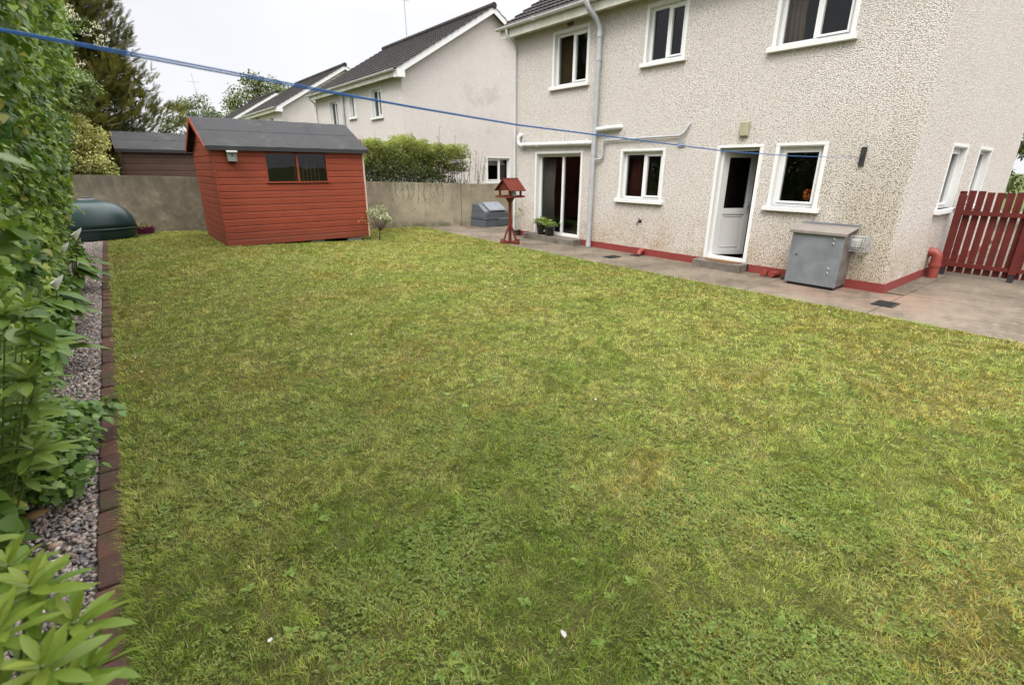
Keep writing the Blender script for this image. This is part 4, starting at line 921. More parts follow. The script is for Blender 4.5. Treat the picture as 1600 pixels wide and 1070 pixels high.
mv = vnoise(wx_, wy_, .7, 8)*.5+vnoise(wx_, wy_, .24, 9)*.3+vnoise(wx_, wy_, .09, 10)*.2 + .09*np.clip((gx-2.0)/2, -1, 1)*np.clip(4-gy, 0, 1); moss = rng.random(n) < np.clip((mv-.57)*6, 0, .38); C[moss] = mixc((.30, .22, .05), (.37, .25, .07), rng.random(moss.sum()))
dk = (np.clip((lush-.52)/.14, 0, .75)*np.clip(1.25-d/11, .35, 1))[:, None]; C = C*(1-dk)+C*np.array([.62, .76, .52])*dk
C *= (.45+1.05*rng.random(n))[:, None]*(.64+.70*fin)[:, None]
Ln = (.015+.018*rng.random(n))*(.62+.55*lush+.75*tft)*(1+.12*np.minimum(d, 10)/10)
Ln *= 1-.6*((gx > SX0-.05) & (gx < SX1+.1) & (gy > SYF-.06))
edg = gx < left_x(gy)+.17; Ln[edg] *= 1.35
Wd = .0021*(.7+.7*rng.random(n))*np.maximum(1, d/3.2)**.75
az = 2*pi*(vnoise(wx_, wy_, .09, 14)*1.6+.55*rng.random(n)); az[edg] = pi/2+rng.normal(size=edg.sum())*.8
S = Sc(); kb = rng.choice(5, n, p=(.10, .22, .28, .24, .16))
for i in range(5):
    q = kb == i; m_ = q.sum(); ca, sa = np.cos(az[q]), np.sin(az[q]); Rm = np.zeros((m_, 3, 3)); Rm[:, 0, 0] = ca; Rm[:, 0, 1] = -sa; Rm[:, 1, 0] = sa; Rm[:, 1, 1] = ca; Rm[:, 2, 2] = 1
    S.add(*BT[i], np.c_[gx[q], gy[q], gz(gx[q], gy[q])+.012], Rm, np.c_[Wd[q], Ln[q], Ln[q]], C[q])
# clover and small broad leaves between the blades
nc = 60000; cx = -.4+rng.random(nc*5)*7.9; cy = -.8+rng.random(nc*5)*10; dd = np.hypot(cx, cy)
pm = vnoise(cx, cy, .55, 21)*.55+vnoise(cx, cy, .19, 22)*.45
kp = (cx > left_x(cy)+.12) & (cx < edge_x(cy)-.05) & (dd > .9) & (rng.random(len(cx)) < np.clip((pm-.45)*5, 0.04, .9)*np.clip(1.75-dd/2.6, .05, 1))
cx, cy, dd = cx[kp][:nc], cy[kp][:nc], dd[kp][:nc]; n = len(cx); print('clover', n)
CL = ([(0, 0, 0), (.42, .45, .07), (.34, .92, .02), (0, 1.0, -.04), (-.34, .92, .02), (-.42, .45, .07), (0, .5, -.02)], [(0, 1, 6), (1, 2, 6), (2, 3, 6), (3, 4, 6), (4, 5, 6), (5, 0, 6)])
for k in range(3):
    a = rng.random(n)*.5+k*2*pi/3+(cx*977 % 6.28); dv = np.c_[np.cos(a), np.sin(a), .25*rng.normal(size=n)]
    S.add(*CL, np.c_[cx, cy, gz(cx, cy)+.018+.016*((cx*7919) % 1)], frames(dv, norm(np.array([[0, 0, 1.]])+rng.normal(size=(n, 3))*.3)), (.0075+.006*((cy*6131) % 1))*(1+.04*dd), mixc((.095, .150, .028), (.195, .250, .052), rng.random(n)))
# a few larger rosettes of lawn weeds
nr = 260; wx = -.2+rng.random(nr)*6.5; wy = .2+rng.random(nr)**1.3*6; 
for i in range(nr):
    q = 6; a = np.arange(q)*2*pi/q+rng.random(q); S.add(*LEAF_OVAL, np.repeat(np.array([[wx[i], wy[i], float(gz(wx[i], wy[i]))+.02]]), q, 0), frames(np.c_[np.cos(a), np.sin(a), .35+.2*rng.random(q)], np.repeat([[0, 0, 1.]], q, 0)+rng.normal(size=(q, 3))*.2), .02+.022*rng.random(q), mixc((.13, .22, .04), (.22, .30, .07), rng.random(q)))
o = S.build('grass', M['grass']); o['kind'] = 'stuff'
for k, (x, y, s, lb_) in enumerate(((1.09, 1.01, .020, 'single pale grey fallen leaf lying in the lawn at the front'), )):
    S = Sc(); S.add(*LEAF_OVAL, np.array([[0, 0, 0.]]), frames(np.array([[.5, .8, .1]]), np.array([[.3, -.2, 1.]])), np.array([.042]), np.array([[.50, .50, .44]])); o = S.build('fallen_leaf', M['petal']); o.location = (x, y, .045); thing(o, lb_, 'leaf')
DAISY = []
for k in range(9):
    a = 2*pi*k/9; DAISY.append((cos(a), sin(a), 0))
fl = [(.18, 1.72), (2.35, 7.4), (3.1, 8.2), (1.9, 5.2), (5.2, 4.4), (3.4, 3.2), (.9, 6.6), (4.7, 6.0), (6.6, 4.3), (6.9, 3.1), (5.9, 5.3), (2.8, 2.4), (-.02, 5.75), (.0, 5.3), (7.2, 2.3), (7.3, 4.1)]
fo = None
for k, (x, y) in enumerate(fl):
    if fo is None:
        S = Sc(); a = np.arange(9)*2*pi/9; S.add(*LEAF_S, np.zeros((9, 3)), frames(np.c_[np.cos(a), np.sin(a), np.full(9, .25)], np.repeat([[0, 0, 1.]], 9, 0)), np.full(9, .012), np.full((9, 3), .72)); fo = o = S.build('daisy', M['petal'])
    else: o = fo.copy(); COL.objects.link(o)
    o.location = (x, y, float(gz(x, y))+.045); o.rotation_euler = (.3*random.uniform(-1, 1), .3*random.uniform(-1, 1), k); thing(o, 'tiny white daisy flower dotted in the lawn', 'daisy', 'daisies in the lawn')

# ------------------------------------------------------------------ shrubs and trees
def crown(name, parent, P, D, size, c1, c2, tpl=LEAF_OVAL, mat='leaf', nup=.6, jit=.5, smooth=True, cj=.35, sj=.5):
    n = len(P); S = Sc(); nn = norm(D*.6+np.array([[0, 0, nup]])+rng.normal(size=(n, 3))*jit); dv = norm(np.cross(nn, rdir(n))+np.array([[0, 0, -.35]])+D*.3)
    C = mixc(c1, c2, rng.random(n)**1.3)*(1-cj+2*cj*rng.random(n))[:, None]; S.add(*tpl, P, frames(dv, nn), size*(1-sj/2+sj*rng.random(n)), C); return S.build(name, M[mat], parent, smooth)
def clumps(cent, rad, per, squash=.8, shell=.45):
    cent = np.asarray(cent); K = len(cent); rad = np.broadcast_to(rad, (K,)); i = np.repeat(np.arange(K), per); u = rdir(len(i)); r = (shell+(1-shell)*rng.random(len(i)))**.7
    u[:, 2] = np.where(u[:, 2] < -.3, u[:, 2]*.6, u[:, 2]); P = cent[i]+u*(r*rad[i])[:, None]*np.array([1, 1, squash]); return P, u
def limbs(parent, base, cents, r0, mat='bark', name='trunk', top=None):
    b = MB(); base = Vector(base); top = Vector(top) if top else Vector((base.x, base.y, np.mean([c[2] for c in cents])))
    b.tube([base-Vector((0, 0, .1)), base.lerp(top, .5)+Vector((.02, .015, 0)), top], [r0*1.15, r0*.8, r0*.35], 9); o = b.build(name, M[mat], parent)
    b = MB()
    for c in cents:
        c = Vector(c); t_ = min(.9, max(.15, random.uniform(.35, .75)*(c.z-base.z)/max(.01, top.z-base.z))); s = base.lerp(top, t_); mid_ = s.lerp(c, .5)+Vector((0, 0, .08*(c-s).length)); b.tube([s, mid_, c], [r0*.42, r0*.25, r0*.08], 6)
    b.build('branch', M[mat], parent); return o
# hedge along the left side
he = empty('hedge', 'tall leafy green hedge running along the left side of the garden', 'hedge', (-1.2, 6, 0))
def hedge_face(y, z):                                            # how far the face bulges towards the lawn
    return -.74+.010*y+.055*np.clip(z-.5, 0, 3)+.115*np.clip(z-1.0, 0, 3.6)+.06*np.clip(z-2.2, 0, 3)+.28*(vnoise(y, z, 1.0, 31)-.5)+.26*(vnoise(y, z, .38, 32)-.5)+.02*(y-7)*np.clip(z-.6, 0, 2)*.35
N = 60000; hy = -3.5+rng.random(N)*17.6; hz = .05+4.9*rng.random(N)**1.02; dep = rng.random(N)**1.8*.55
hx = hedge_face(hy, hz)-dep
top_ = hz > 4.5+.5*vnoise(hy, hy*0, .8, 33); q = ~top_ & ~((hy > 12.9) & (hz < .9)) & ((hy > 2.6) | (hz > 1.2) | (hx < -1.0)) 
hx, hy, hz, dep = hx[q], hy[q], hz[q], dep[q]; n = len(hx); P = np.c_[hx+1.2, hy-6, hz]
ex = 1/(1+dep*6); D = norm(np.c_[np.full(n, .75), np.full(n, -.45), .35+0*hz]+rng.normal(size=(n, 3))*.35)
cl = vnoise(hy+hx, hz, .5, 35); S = Sc()
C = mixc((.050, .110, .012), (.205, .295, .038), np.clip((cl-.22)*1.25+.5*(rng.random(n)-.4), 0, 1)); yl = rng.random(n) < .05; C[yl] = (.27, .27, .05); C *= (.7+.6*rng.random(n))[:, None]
nn = norm(D*.75+np.array([[0, 0, .75]])+rng.normal(size=(n, 3))*.38); dv = norm(D*.55+np.array([[0, 0, -.75]])+rng.normal(size=(n, 3))*.45)
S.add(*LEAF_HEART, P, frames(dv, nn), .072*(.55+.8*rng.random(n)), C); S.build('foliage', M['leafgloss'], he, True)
b = MB()
for k in range(150):
    y0 = random.uniform(-3, 13.5); x0 = random.uniform(-1.25, -.85); pts = [(x0+1.2, y0-6, 0)]
    for j in range(1, 7): pts.append((x0+1.2+.03*j*random.uniform(-.3, 1), y0-6+random.uniform(-.12, .12)*j, j*.72))
    b.tube(pts, [.022, .02, .018, .015, .012, .008, .004], 6)
b.build('stem', M['brownstem'], he)
# inner mass of darker leaves so that the hedge is not see-through
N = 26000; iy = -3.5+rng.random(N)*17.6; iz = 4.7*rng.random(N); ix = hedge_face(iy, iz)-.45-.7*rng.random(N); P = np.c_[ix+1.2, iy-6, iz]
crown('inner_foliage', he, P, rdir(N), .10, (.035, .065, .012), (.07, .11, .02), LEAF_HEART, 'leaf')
S = Sc()                                        # loose sprigs standing out of the face
for k in range(420):
    y0 = random.uniform(2.8, 13.2); z0 = random.uniform(.4, 4.4) if y0 < 12 else random.uniform(1.2, 4.4); x0 = float(hedge_face(np.array([y0]), np.array([z0]))[0])-.08
    dr = Vector((random.uniform(.3, 1), random.uniform(-.7, .5), random.uniform(-.5, .6))).normalized()*random.uniform(.10, .26); n = 8; t_ = np.linspace(.25, 1, n)[:, None]
    P = np.array([[x0+1.2, y0-6, z0]])+np.array(dr)[None]*t_-np.array([[0, 0, .10]])*t_*t_; dv = norm(np.array(dr)[None]*3+rng.normal(size=(n, 3))*.5+np.array([[0, 0, -.35]]))
    S.add(*LEAF_HEART, P, frames(dv, norm(np.array([[.3, -.2, .8]])+rng.normal(size=(n, 3))*.4)), .060*(.6+.6*rng.random(n)), mixc((.095, .17, .022), (.24, .32, .05), rng.random(n)))
S.build('young_foliage', M['leafgloss'], he, True)
# near overhanging shoots of the hedge with big soft leaves
shoots = [((-.62, .95, 1.45), (-.10, 1.12, 1.80)), ((-.6, 1.15, 1.3), (-.125, 1.25, 1.68)), ((-.6, 1.5, 1.9), (-.16, 1.62, 1.95)), ((-.6, 1.6, 1.2), (-.17, 1.62, 1.42)), ((-.62, 2.0, 1.5), (-.21, 2.1, 1.62)), ((-.62, 1.9, 2.2), (-.20, 2.0, 2.16)), ((-.65, 2.5, 1.9), (-.26, 2.6, 1.95)), ((-.65, 2.6, 1.1), (-.28, 2.6, 1.25)), ((-.65, 3.1, 1.6), (-.31, 3.1, 1.7)), ((-.65, 3.3, 2.3), (-.30, 3.4, 2.35))]
S = Sc()
for a, c in shoots:
    a, c = Vector(a), Vector(c); o_ = Vector((1.2, -6, 0)); b = MB(); b.tube([a+o_, a.lerp(c, .5)+Vector((0, 0, .05))+o_, c+o_], [.006, .005, .002], 6); b.build('shoot_stem', M['stem'], he)
    n = 16; t_ = np.linspace(.3, 1.0, n)[:, None]; P = np.array(a)[None]*(1-t_)+np.array(c)[None]*t_+np.array(o_)[None]+np.array([[0, 0, .05]])*4*t_*(1-t_)
    dv = norm(np.array(c-a)[None]*.7+rng.normal(size=(n, 3))*.35+np.array([[.1, -.25, -.35]])); S.add(*LEAF_HEART, P, frames(dv, norm(np.array([[0.25, -.75, .4]])+rng.normal(size=(n, 3))*.4)), .052*(.6+.7*rng.random(n)), mixc((.060, .12, .016), (.13, .20, .032), rng.random(n)))
S.build('shoot_foliage', M['leaf'], he, True)

def shrub(name, label, cat, base, cents, rad, per, size, c1, c2, tpl=LEAF_OVAL, mat='leaf', r0=.02, squash=.8, bark='brownstem', extra=None, group=None, shell=.35):
    e = empty(name, label, cat, base, 0, group); cl_ = np.array(cents, float)-np.array(base)
    limbs(e, (0, 0, 0), [tuple(c) for c in cl_], r0, bark, 'trunk'); P, D = clumps(cl_, rad, per, squash, shell); crown('crown', e, P, D, size, c1, c2, tpl, mat)
    return e
def cloud(c, ext, n, seed):
    r = np.random.default_rng(seed); u = r.normal(size=(n, 3)); u /= np.linalg.norm(u, axis=1)[:, None]; return np.array(c)+u*np.array(ext)*(.35+.65*r.random((n, 1)))**.6
# variegated shrub and green bush over the end wall beside the hedge
shrub('variegated_shrub', 'yellow and cream variegated evergreen shrub rising behind the wall beside the hedge', 'shrub', (-.5, 17.7, 0), cloud((-.35, 17.7, 2.25), (.95, .6, 1.05), 60, 5), .30, 190, .060, (.26, .29, .08), (.62, .58, .25), LEAF_OVAL, 'leafgloss', .05)
shrub('green_shrub', 'fresh green leafy bush above the variegated shrub beside the hedge', 'shrub', (-.9, 17.2, 0), cloud((-.35, 17.2, 3.55), (.85, .6, .55), 34, 6), .28, 190, .065, (.085, .135, .03), (.175, .225, .06), LEAF_OVAL, 'leaf', .05)
ht = shrub('hawthorn_tree', 'hawthorn with sprays of white blossom in front of the dark conifer', 'tree', (-2.2, 19.0, 0), np.concatenate([cloud((-1.5, 19.0, 5.6), (1.5, .9, 1.5), 40, 7), cloud((-.1, 19.0, 5.35), (1.0, .3, .25), 8, 8)]), .36, 130, .055, (.09, .15, .03), (.15, .22, .05), LEAF_S, 'leaf', .09)
fc = np.concatenate([np.c_[np.linspace(-1.4, 1.1, 20), np.full(20, 18.8), np.linspace(6.6, 4.95, 20)], np.c_[np.linspace(-.8, 0.2, 6), np.full(6, 18.8), np.linspace(4.6, 4.3, 6)]])+rng.normal(size=(26, 3))*.16
P, D = clumps(fc-np.array([-2.2, 19, 0]), .17, 70); crown('blossom', ht, P, D, .036, (.62, .58, .48), (.78, .75, .66), LEAF_S, 'petal')
# dark conifer
cf = empty('conifer_tree', 'tall dark green and bronze conifer behind the left end of the wall', 'tree', (-1.6, 23.5, 0)); H = 12.5
b = MB(); b.tube([(0, 0, -.1), (.05, 0, 5), (0, 0, H)], [.30, .2, .03], 10); b.build('trunk', M['bark'], cf)
b = MB(); SP = []; SD = []; SR = []
for k in range(300):
    z = .7+(H-1.2)*(k/300)**1.05; a = k*2.39996; R0 = 3.9*(1-(z/H)**2.2)**.75*(.80+.42*random.random())*(1.0 if z > 2.2 else .72); tip = Vector((R0*cos(a), R0*sin(a), z+R0*.10)); s = Vector((0, 0, max(.3, z-.25*R0))); md = s.lerp(tip, .55)+Vector((0, 0, -.05*R0)); b.tube([s, md, tip], [.035, .022, .006], 5)
    for j in range(165):
        t_ = .30+.72*random.random()**.7; p = s.lerp(md, t_/.55) if t_ < .55 else md.lerp(tip, (t_-.55)/.45); dr = (tip-s).normalized(); lat = Vector((-dr.y, dr.x, 0)); off = random.uniform(-1, 1)*(.34+.34*(1-t_*.7))*R0/3
        SP.append(p+lat*off+Vector((0, 0, random.uniform(-.42, .40)))); SD.append(tuple(Vector(dr)*.55+lat*off*.8+Vector((random.uniform(-.45, .45), random.uniform(-.45, .45), random.uniform(-.05, .8))))); SR.append(t_)
b.build('branch', M['bark'], cf)
def spray_t():
    v = []; f = []
    def lf(x, y, a, L, w):
        i = len(v); dx, dy = sin(a), cos(a); v.extend([(x-dy*w, y+dx*w, 0), (x+dy*w, y-dx*w, 0), (x+dx*L, y+dy*L, -.05*L)]); f.append((i, i+1, i+2))
    lf(0, 0, 0, 1, .035)
    for k in range(7):
        y = .05+k*.125; L = .46*(1-.55*k/7)
        for s in (1, -1): lf(0, y, s*(.55+.1*(k % 2)), L, .028)
    return v, f
SPRAY = spray_t(); n = len(SP); SP = np.array([tuple(p) for p in SP]); SD = norm(np.array(SD)); SR = np.array(SR); S = Sc()
br_ = vnoise(SP[:, 0]+SP[:, 1], SP[:, 2], .9, 41); C = mixc((.016, .030, .007), (.125, .118, .022), np.clip(SR*.85+1.3*(br_-.5), 0, 1)**1.5)*(.7+.6*rng.random(n))[:, None]
S.add(*SPRAY, SP, frames(SD, norm(np.array([[0, 0, 1.]])+rng.normal(size=(n, 3))*.7)), .34*(.5+.8*rng.random(n)), C); S.build('foliage', M['needle'], cf)
PI_, DI_ = clumps(np.c_[rng.normal(size=(130, 2))*(1.75-np.linspace(0, 1.4, 130)[:, None]), np.linspace(1.2, 10.5, 130)], 1.0, 130, 1, .2); crown('inner_foliage', cf, PI_, DI_, .26, (.018, .030, .008), (.050, .060, .014), LEAF_S, 'needle')
# far trees
def tree(label, base, h, r, n, size, c1, c2, seed, group='trees far behind the houses', per=80, cat='tree', bottom=.3, mat='leaf'):
    cents = cloud((base[0], base[1], base[2]+h*(1+bottom)/2), (r, r, h*(1-bottom)/2), n, seed)
    return shrub('leafy_tree', label, cat, base, cents, r*.30, per, size, c1, c2, LEAF_S, mat, .02*h, .75, 'bark', None, group)
tree('airy grey green tree in the sky gap between the conifer and the red shed', (8.7, 60, 0), 8.6, 2.6, 42, .26, (.055, .085, .030), (.12, .15, .06), 11, per=85)
tree('dense green tree rising behind the farthest roofs of the row', (16.6, 66, 0), 11.2, 4.0, 90, .34, (.060, .085, .022), (.125, .145, .045), 12, per=100)
tree('low tree at the left foot of the farthest roof above the shed ridge', (13.6, 66, 0), 7.7, 2.1, 26, .26, (.07, .10, .04), (.13, .16, .07), 13, per=80)
tree('wide green tree beyond the side passage at the right edge', (23.5, 4.6, 0), 5.6, 2.0, 60, .15, (.045, .075, .018), (.12, .15, .035), 14, None, 170, bottom=.05)
tree('bushy tree behind the picket fence beside the side passage', (25.0, 1.2, 0), 5.2, 2.2, 60, .15, (.05, .08, .02), (.11, .15, .03), 15, None, 170, bottom=.05)
# hedge behind the end wall
h2 = empty('hedge', 'untidy small leaved hedge growing above the end wall beside the red shed', 'hedge', (8.3, 15.9, 0))
def h2top(x): return 2.70-.105*(x-6)-.25*np.clip(x-9.7, 0, 2)
N = 95000; X_ = 4.6+5.05*rng.random(N)+.12*rng.normal(size=N); top_ = h2top(X_)+.42*(vnoise(X_, X_*0, .5, 51)-.5)+.30*(vnoise(X_, X_*0, .13, 55)-.5); Z_ = 1.15+(top_-1.15)*rng.random(N)**.70; yw = wall_y(X_)
Y_ = yw+.22+.95*rng.random(N)**1.2+.25*(vnoise(X_, Z_, .4, 52)-.5); gap = vnoise(X_, Z_, .22, 53)*.6+vnoise(X_, Z_, .09, 54)*.4; q = (rng.random(N) < np.clip((Z_-1.12)*1.3+.42, .3, 1)) & (gap > .27+.22*np.clip(X_-8.2, 0, 1.6)*.55)
P = np.c_[X_, Y_, Z_][q]-np.array([[8.3, 15.9, 0]]); hz_ = Z_[q]; n = len(P); D = norm(np.c_[np.zeros(n), np.full(n, -.6), np.full(n, .6)]+rng.normal(size=(n, 3))*.4); S = Sc()
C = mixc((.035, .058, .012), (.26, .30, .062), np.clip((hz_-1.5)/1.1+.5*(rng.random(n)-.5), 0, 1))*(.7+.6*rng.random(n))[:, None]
S.add(*LEAF_OVAL, P, frames(norm(D+rng.normal(size=(n, 3))*.6), norm(D+rng.normal(size=(n, 3))*.5)), .042*(.6+.8*rng.random(n)), C); S.build('foliage', M['leaf'], h2, True)
b = MB(); tw = Sc(); TP = []
for k in range(90):
    x = random.uniform(4.8, 10.3); y = wall_y(x)+random.uniform(.25, .9); zt = h2top(x)+random.uniform(-.5, .12)
    if random.random() < .3: zt += random.uniform(.05, .25)
    p = Vector((x-8.3, y-15.9, .5)); t_ = Vector((x-8.3+random.uniform(-.25, .3), y-15.9+random.uniform(-.2, .2), zt)); b.tube([p, p.lerp(t_, .6)+Vector((.03, 0, 0)), t_], [.012, .008, .003], 5)
for x, zt in ((8.35, 2.72), (8.85, 3.02), (8.80, 2.75), (9.35, 2.78), (10.05, 2.35), (10.35, 2.18), (10.3, 1.9)):
    y = wall_y(x)+.4; p = Vector((x-.08-8.3, y-15.9, 1.4)); t_ = Vector((x-8.3, y-15.9, zt)); b.tube([p, p.lerp(t_, .6), t_], [.010, .007, .003], 5)
    for j in range(12): TP.append(tuple(p.lerp(t_, random.uniform(.5, 1))+Vector((random.uniform(-.05, .05), random.uniform(-.05, .05), 0))))
b.build('stem', M['brownstem'], h2); crown('twig_leaf', h2, np.array(TP), rdir(len(TP)), .045, (.05, .07, .02), (.14, .16, .05), LEAF_OVAL)
N = 170; ix = np.r_[rng.normal(8.0, .5, 110), rng.normal(6.9, .25, 60)]; iz = 1.38-np.abs(rng.normal(size=N))*.32; P = np.c_[ix, wall_y(ix)-.02-.02*rng.random(N), iz]
e = empty('ivy', 'thin trailing weed hanging down the face of the end wall', 'creeper', (8.0, 14.5, 1.3)); crown('foliage', e, P-np.array([[8.0, 14.5, 1.3]]), np.repeat([[-.3, -.95, 0]], N, 0), .034, (.06, .09, .02), (.13, .15, .04), LEAF_OVAL, 'leaf', .2, .3)
b = MB()
for k in range(9):
    x = 7.2+k*.18; b.tube([(x-8, wall_y(x)-.012-14.5, .05), (x+.06*sin(k)-8, wall_y(x)-.018-14.5, -.25), (x+.1*cos(k)-8, wall_y(x)-.014-14.5, -.35-.25*random.random())], .004, 5)
b.build('stem', M['brownstem'], e)
# small pale shrub at the corner of the red shed
ss = empty('variegated_shrub', 'small pale variegated shrub at the right front corner of the red shed', 'shrub', (5.40, 12.10, .03)); b = MB()
b.tube([(0, 0, -.05), (.015, 0, .18), (.04, .02, .34)], [.024, .018, .012], 7); ce = []
for k in range(11):
    a = k*2.4; c = (.05+.20*cos(a), .14*sin(a), .48+.36*((k*7) % 11)/11); ce.append(c); b.tube([(.03, .01, .26), (c[0]*.6, c[1]*.6, c[2]*.7), c], [.010, .007, .003], 5)
b.tube([(.02, 0, .3), (-.15, -.06, .45), (-.42, -.08, .56)], [.008, .006, .003], 5); b.build('stem', M['brownstem'], ss)
P, D = clumps(ce, .13, 62, .9, .2); crown('foliage', ss, P, D, .045, (.20, .24, .12), (.46, .48, .32), LEAF_OVAL)
P = np.array([(-.12-.36*q, -.06, .43+.16*q) for q in rng.random(46)])+rng.normal(size=(46, 3))*.045; crown('red_foliage', ss, P, rdir(46), .045, (.30, .09, .04), (.34, .26, .10), LEAF_OVAL)

# ---- border plants in the gravel
def lily(label, base, n, L, hgt, flowers, seed):
    r = np.random.default_rng(seed); e = empty('calla_lily', label, 'flower', base, 0, None); b = MB(); S = Sc()
    for k in range(n):
        a = r.random()*2*pi; rad = L*(.3+.5*r.random()); tip = np.array([rad*cos(a), rad*sin(a), hgt*(.55+.55*r.random())]); b.tube([(0.02*cos(a), .02*sin(a), 0), (tip[0]*.45, tip[1]*.45, tip[2]*.75), tuple(tip)], [.009, .007, .004], 6)
        dv = np.array([[cos(a), sin(a), -.25+.35*r.random()]]); S.add(*LEAF_HEART, tip[None], frames(dv, np.array([[-.2*cos(a), -.2*sin(a), 1.]])), np.array([[L*.7, L*(.8+.4*r.random()), L]]), mixc((.070, .15, .022), (.15, .235, .045), np.array([r.random()])))
    S.build('foliage', M['leafgloss'], e, True); b.build('stalk', M['stem'], e)
    for fx_, fy_, fz_ in flowers:
        s = MB(); s.tube([(0, 0, 0), (fx_*.6, fy_*.6, fz_*.6), (fx_, fy_, fz_)], [.008, .007, .006], 6); s.build('flower_stalk', M['stem'], e)
        s = MB(); vs = []; nn = 12
        for j, (t_, w) in enumerate(((0, .008), (.25, .02), (.55, .045), (.8, .062), (1, .07))):
            for q in range(nn+1):
                th = -2.6+5.2*q/nn; ln = t_*.11+(.05*t_*t_*cos(th)); vs.append((fx_+w*cos(th)+t_*.02, fy_+w*sin(th), fz_+ln))
        w_ = nn+1; s.add(vs, [(j*w_+q, j*w_+q+1, (j+1)*w_+q+1, (j+1)*w_+q) for j in range(4) for q in range(nn)], True); f_ = s.build('spathe', paint('white_spathe', (.78, .77, .70), .45, .04), e)
        s = MB(); s.tube([(fx_+.008, fy_, fz_+.02), (fx_+.012, fy_, fz_+.09)], .007, 7); s.build('spadix', paint('yellow_spadix', (.6, .4, .04), .7), f_)
    return e
lily('calla lily clump with white flower closest to the oil tank', (-.50, 9.3, .03), 36, .29, .50, [(.17, -.45, .83), (-.02, .1, .6)], 3)
lily('calla lily clump with a single low white flower above the middle of the gravel', (-.66, 7.3, .01), 32, .28, .42, [(.13, -.25, .54)], 4)
lily('large leaved calla lily without flowers beside the middle of the brick edging', (-.72, 5.75, 0), 34, .32, .40, [], 5)
def whorl(name, label, base, tips, L, c1, c2, seed, nl=9):
    r = np.random.default_rng(seed); e = empty(name, label, 'shrub', base); b = MB(); S = Sc()
    for tpt in tips:
        t_ = np.array(tpt)-np.array(base); b.tube([(0, 0, 0), tuple(t_*np.array([.6, .6, .55])), tuple(t_)], [.0055, .0045, .003], 6)
        for ring, (el, k) in enumerate(((.15, nl), (.55, nl-2), (1.05, 4))):
            a = np.arange(k)*2*pi/k+r.random(k)*.5+ring; dv = np.c_[np.cos(a)*cos(el), np.sin(a)*cos(el), np.full(k, sin(el))+.2*(r.random(k)-.5)]; nn = np.c_[-np.cos(a)*sin(el), -np.sin(a)*sin(el), np.full(k, cos(el))]+r.normal(size=(k, 3))*.15
            P = np.repeat((t_+np.array([0, 0, -.02+.012*ring]))[None], k, 0); S.add(*LEAF_LONG, P, frames(dv, nn), L*(1-.18*ring)*(.75+.4*r.random(k)), mixc(c1, c2, r.random(k)*.6+.25*ring)); 
        k = 8; q = r.random(k); a = r.random(k)*6.3; P = t_[None]*(.55+.4*q)[:, None]; dv = np.c_[np.cos(a), np.sin(a), .1*r.random(k)]; S.add(*LEAF_LONG, P, frames(dv, np.repeat([[0, 0, 1.]], k, 0)+r.normal(size=(k, 3))*.2), L*(.8+.3*r.random(k)), mixc(c1, c2, r.random(k)*.5))
    b.build('stem', M['stem'], e); S.build('foliage', M['leafgloss'], e, True); return e
whorl('leafy_shrub', 'bright green shrub with long pointed leaves in the near left corner', (-.62, 1.25, 0), [(-.27, 1.25, .97), (-.22, 1.20, .88), (-.25, 1.05, .93), (-.215, 1.15, .80), (-.33, 1.44, .92), (-.31, 1.13, .98), (-.24, 1.02, .86), (-.31, 1.44, .80), (-.40, 1.30, .85), (-.34, 1.2, .72), (-.42, 1.5, .98)], .105, (.11, .19, .020), (.25, .31, .050), 6, 7)
whorl('leafy_shrub', 'long leaved pale green shrub at the left edge above the currant bush', (-.75, 3.0, 0), [(-.36, 2.62, 1.26), (-.30, 2.75, 1.10), (-.42, 2.8, 1.36), (-.34, 3.0, 1.20), (-.42, 3.2, 1.05), (-.36, 2.62, 1.00), (-.45, 3.0, .72), (-.50, 3.25, .58), (-.40, 2.8, .84), (-.42, 2.7, .66), (-.52, 3.0, .50)], .135, (.10, .17, .024), (.22, .29, .06), 7, 8)
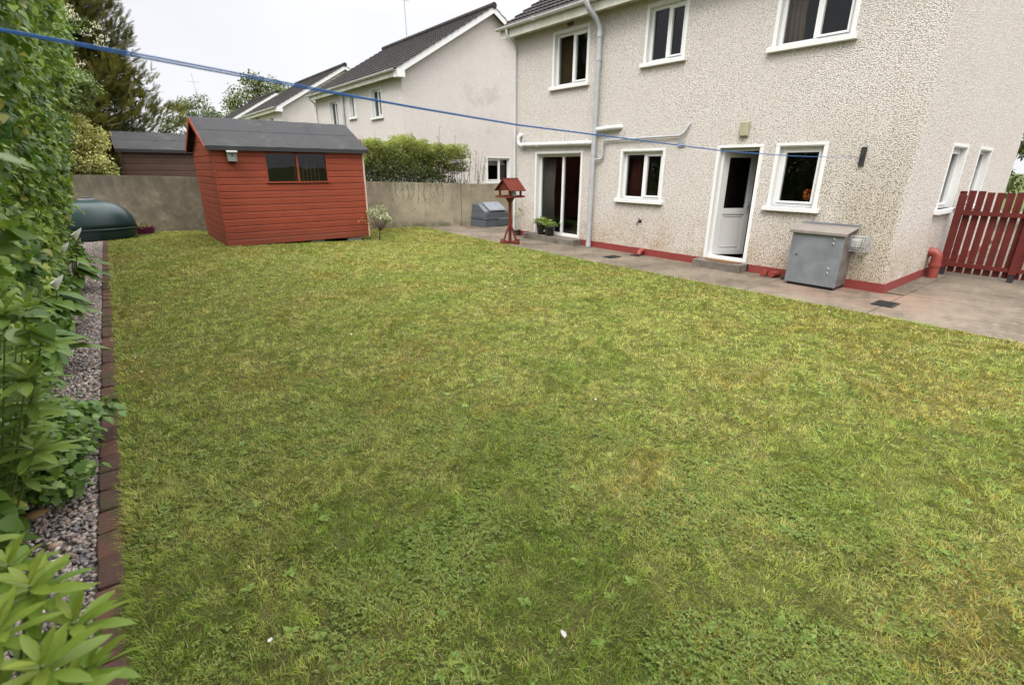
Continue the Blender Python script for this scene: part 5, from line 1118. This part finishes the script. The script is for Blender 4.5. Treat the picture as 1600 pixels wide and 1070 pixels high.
cu = empty('currant_bush', 'low currant bush with lobed light green leaves spreading over the gravel', 'shrub', (-.80, 4.0, 0)); ce = cloud((-.66, 3.75, .30), (.40, .70, .26), 90, 17)-np.array([-.80, 4.0, 0])
ce = np.concatenate([ce, [(.50, .1, .26), (.58, .15, .24), (.42, -.2, .22)]]); b = MB()
for c in ce: b.tube([(0, random.uniform(-.2, .2), 0), (c[0]*.55, c[1]*.6, c[2]*.8+.05), tuple(c)], [.006, .005, .002], 5)
b.build('stem', M['brownstem'], cu); P, D = clumps(ce, .13, 44, .55, .2); crown('foliage', cu, P, D, .052, (.075, .15, .022), (.16, .25, .045), LEAF_LOBE, 'leaf', 1.1, .3)
b = MB(); e = empty('young_sapling', 'thin dark bare stem with a few leaves standing behind the currant bush', 'plant', (-.74, 3.9, 0)); b.tube([(0, 0, 0), (.03, -.1, .4), (.10, -.2, .78), (.13, -.2, .98)], [.010, .009, .007, .004], 6); b.tube([(.06, -.14, .58), (.15, -.13, .80)], [.006, .003], 5); b.build('stem', M['brownstem'], e)
P = np.array([(.13, -.2, .98), (.12, -.2, .9), (.15, -.13, .8), (.08, -.19, .74), (.14, -.22, 1.0)]); S = Sc(); S.add(*LEAF_LONG, P, frames(norm(np.array([[.3, -.8, -.2], [-.6, -.4, 0], [.7, -.2, .1], [-.5, -.6, .1], [.5, -.2, .4]])), np.repeat([[0, -.2, 1.]], 5, 0)), np.full(5, .15), mixc((.13, .20, .03), (.22, .27, .06), rng.random(5))); S.build('foliage', M['leafgloss'], e, True)
for k, (x, y, hh, lb_) in enumerate(((-.78, 6.6, .35, 'low dark leaved plant between two lily clumps under the hedge'), (-.80, 8.9, .4, 'low bushy plant under the hedge halfway down the gravel'), (-.66, 12.3, .55, 'leafy plant at the far end of the gravel in front of the oil tank'))):
    shrub('border_plant', lb_, 'plant', (x, y, 0), cloud((x+.02, y, hh*.6), (.22, .6, hh*.5), 16, 60+k), .17, 60, .07, (.06, .115, .02), (.13, .21, .04), LEAF_HEART, 'leafgloss', .01)
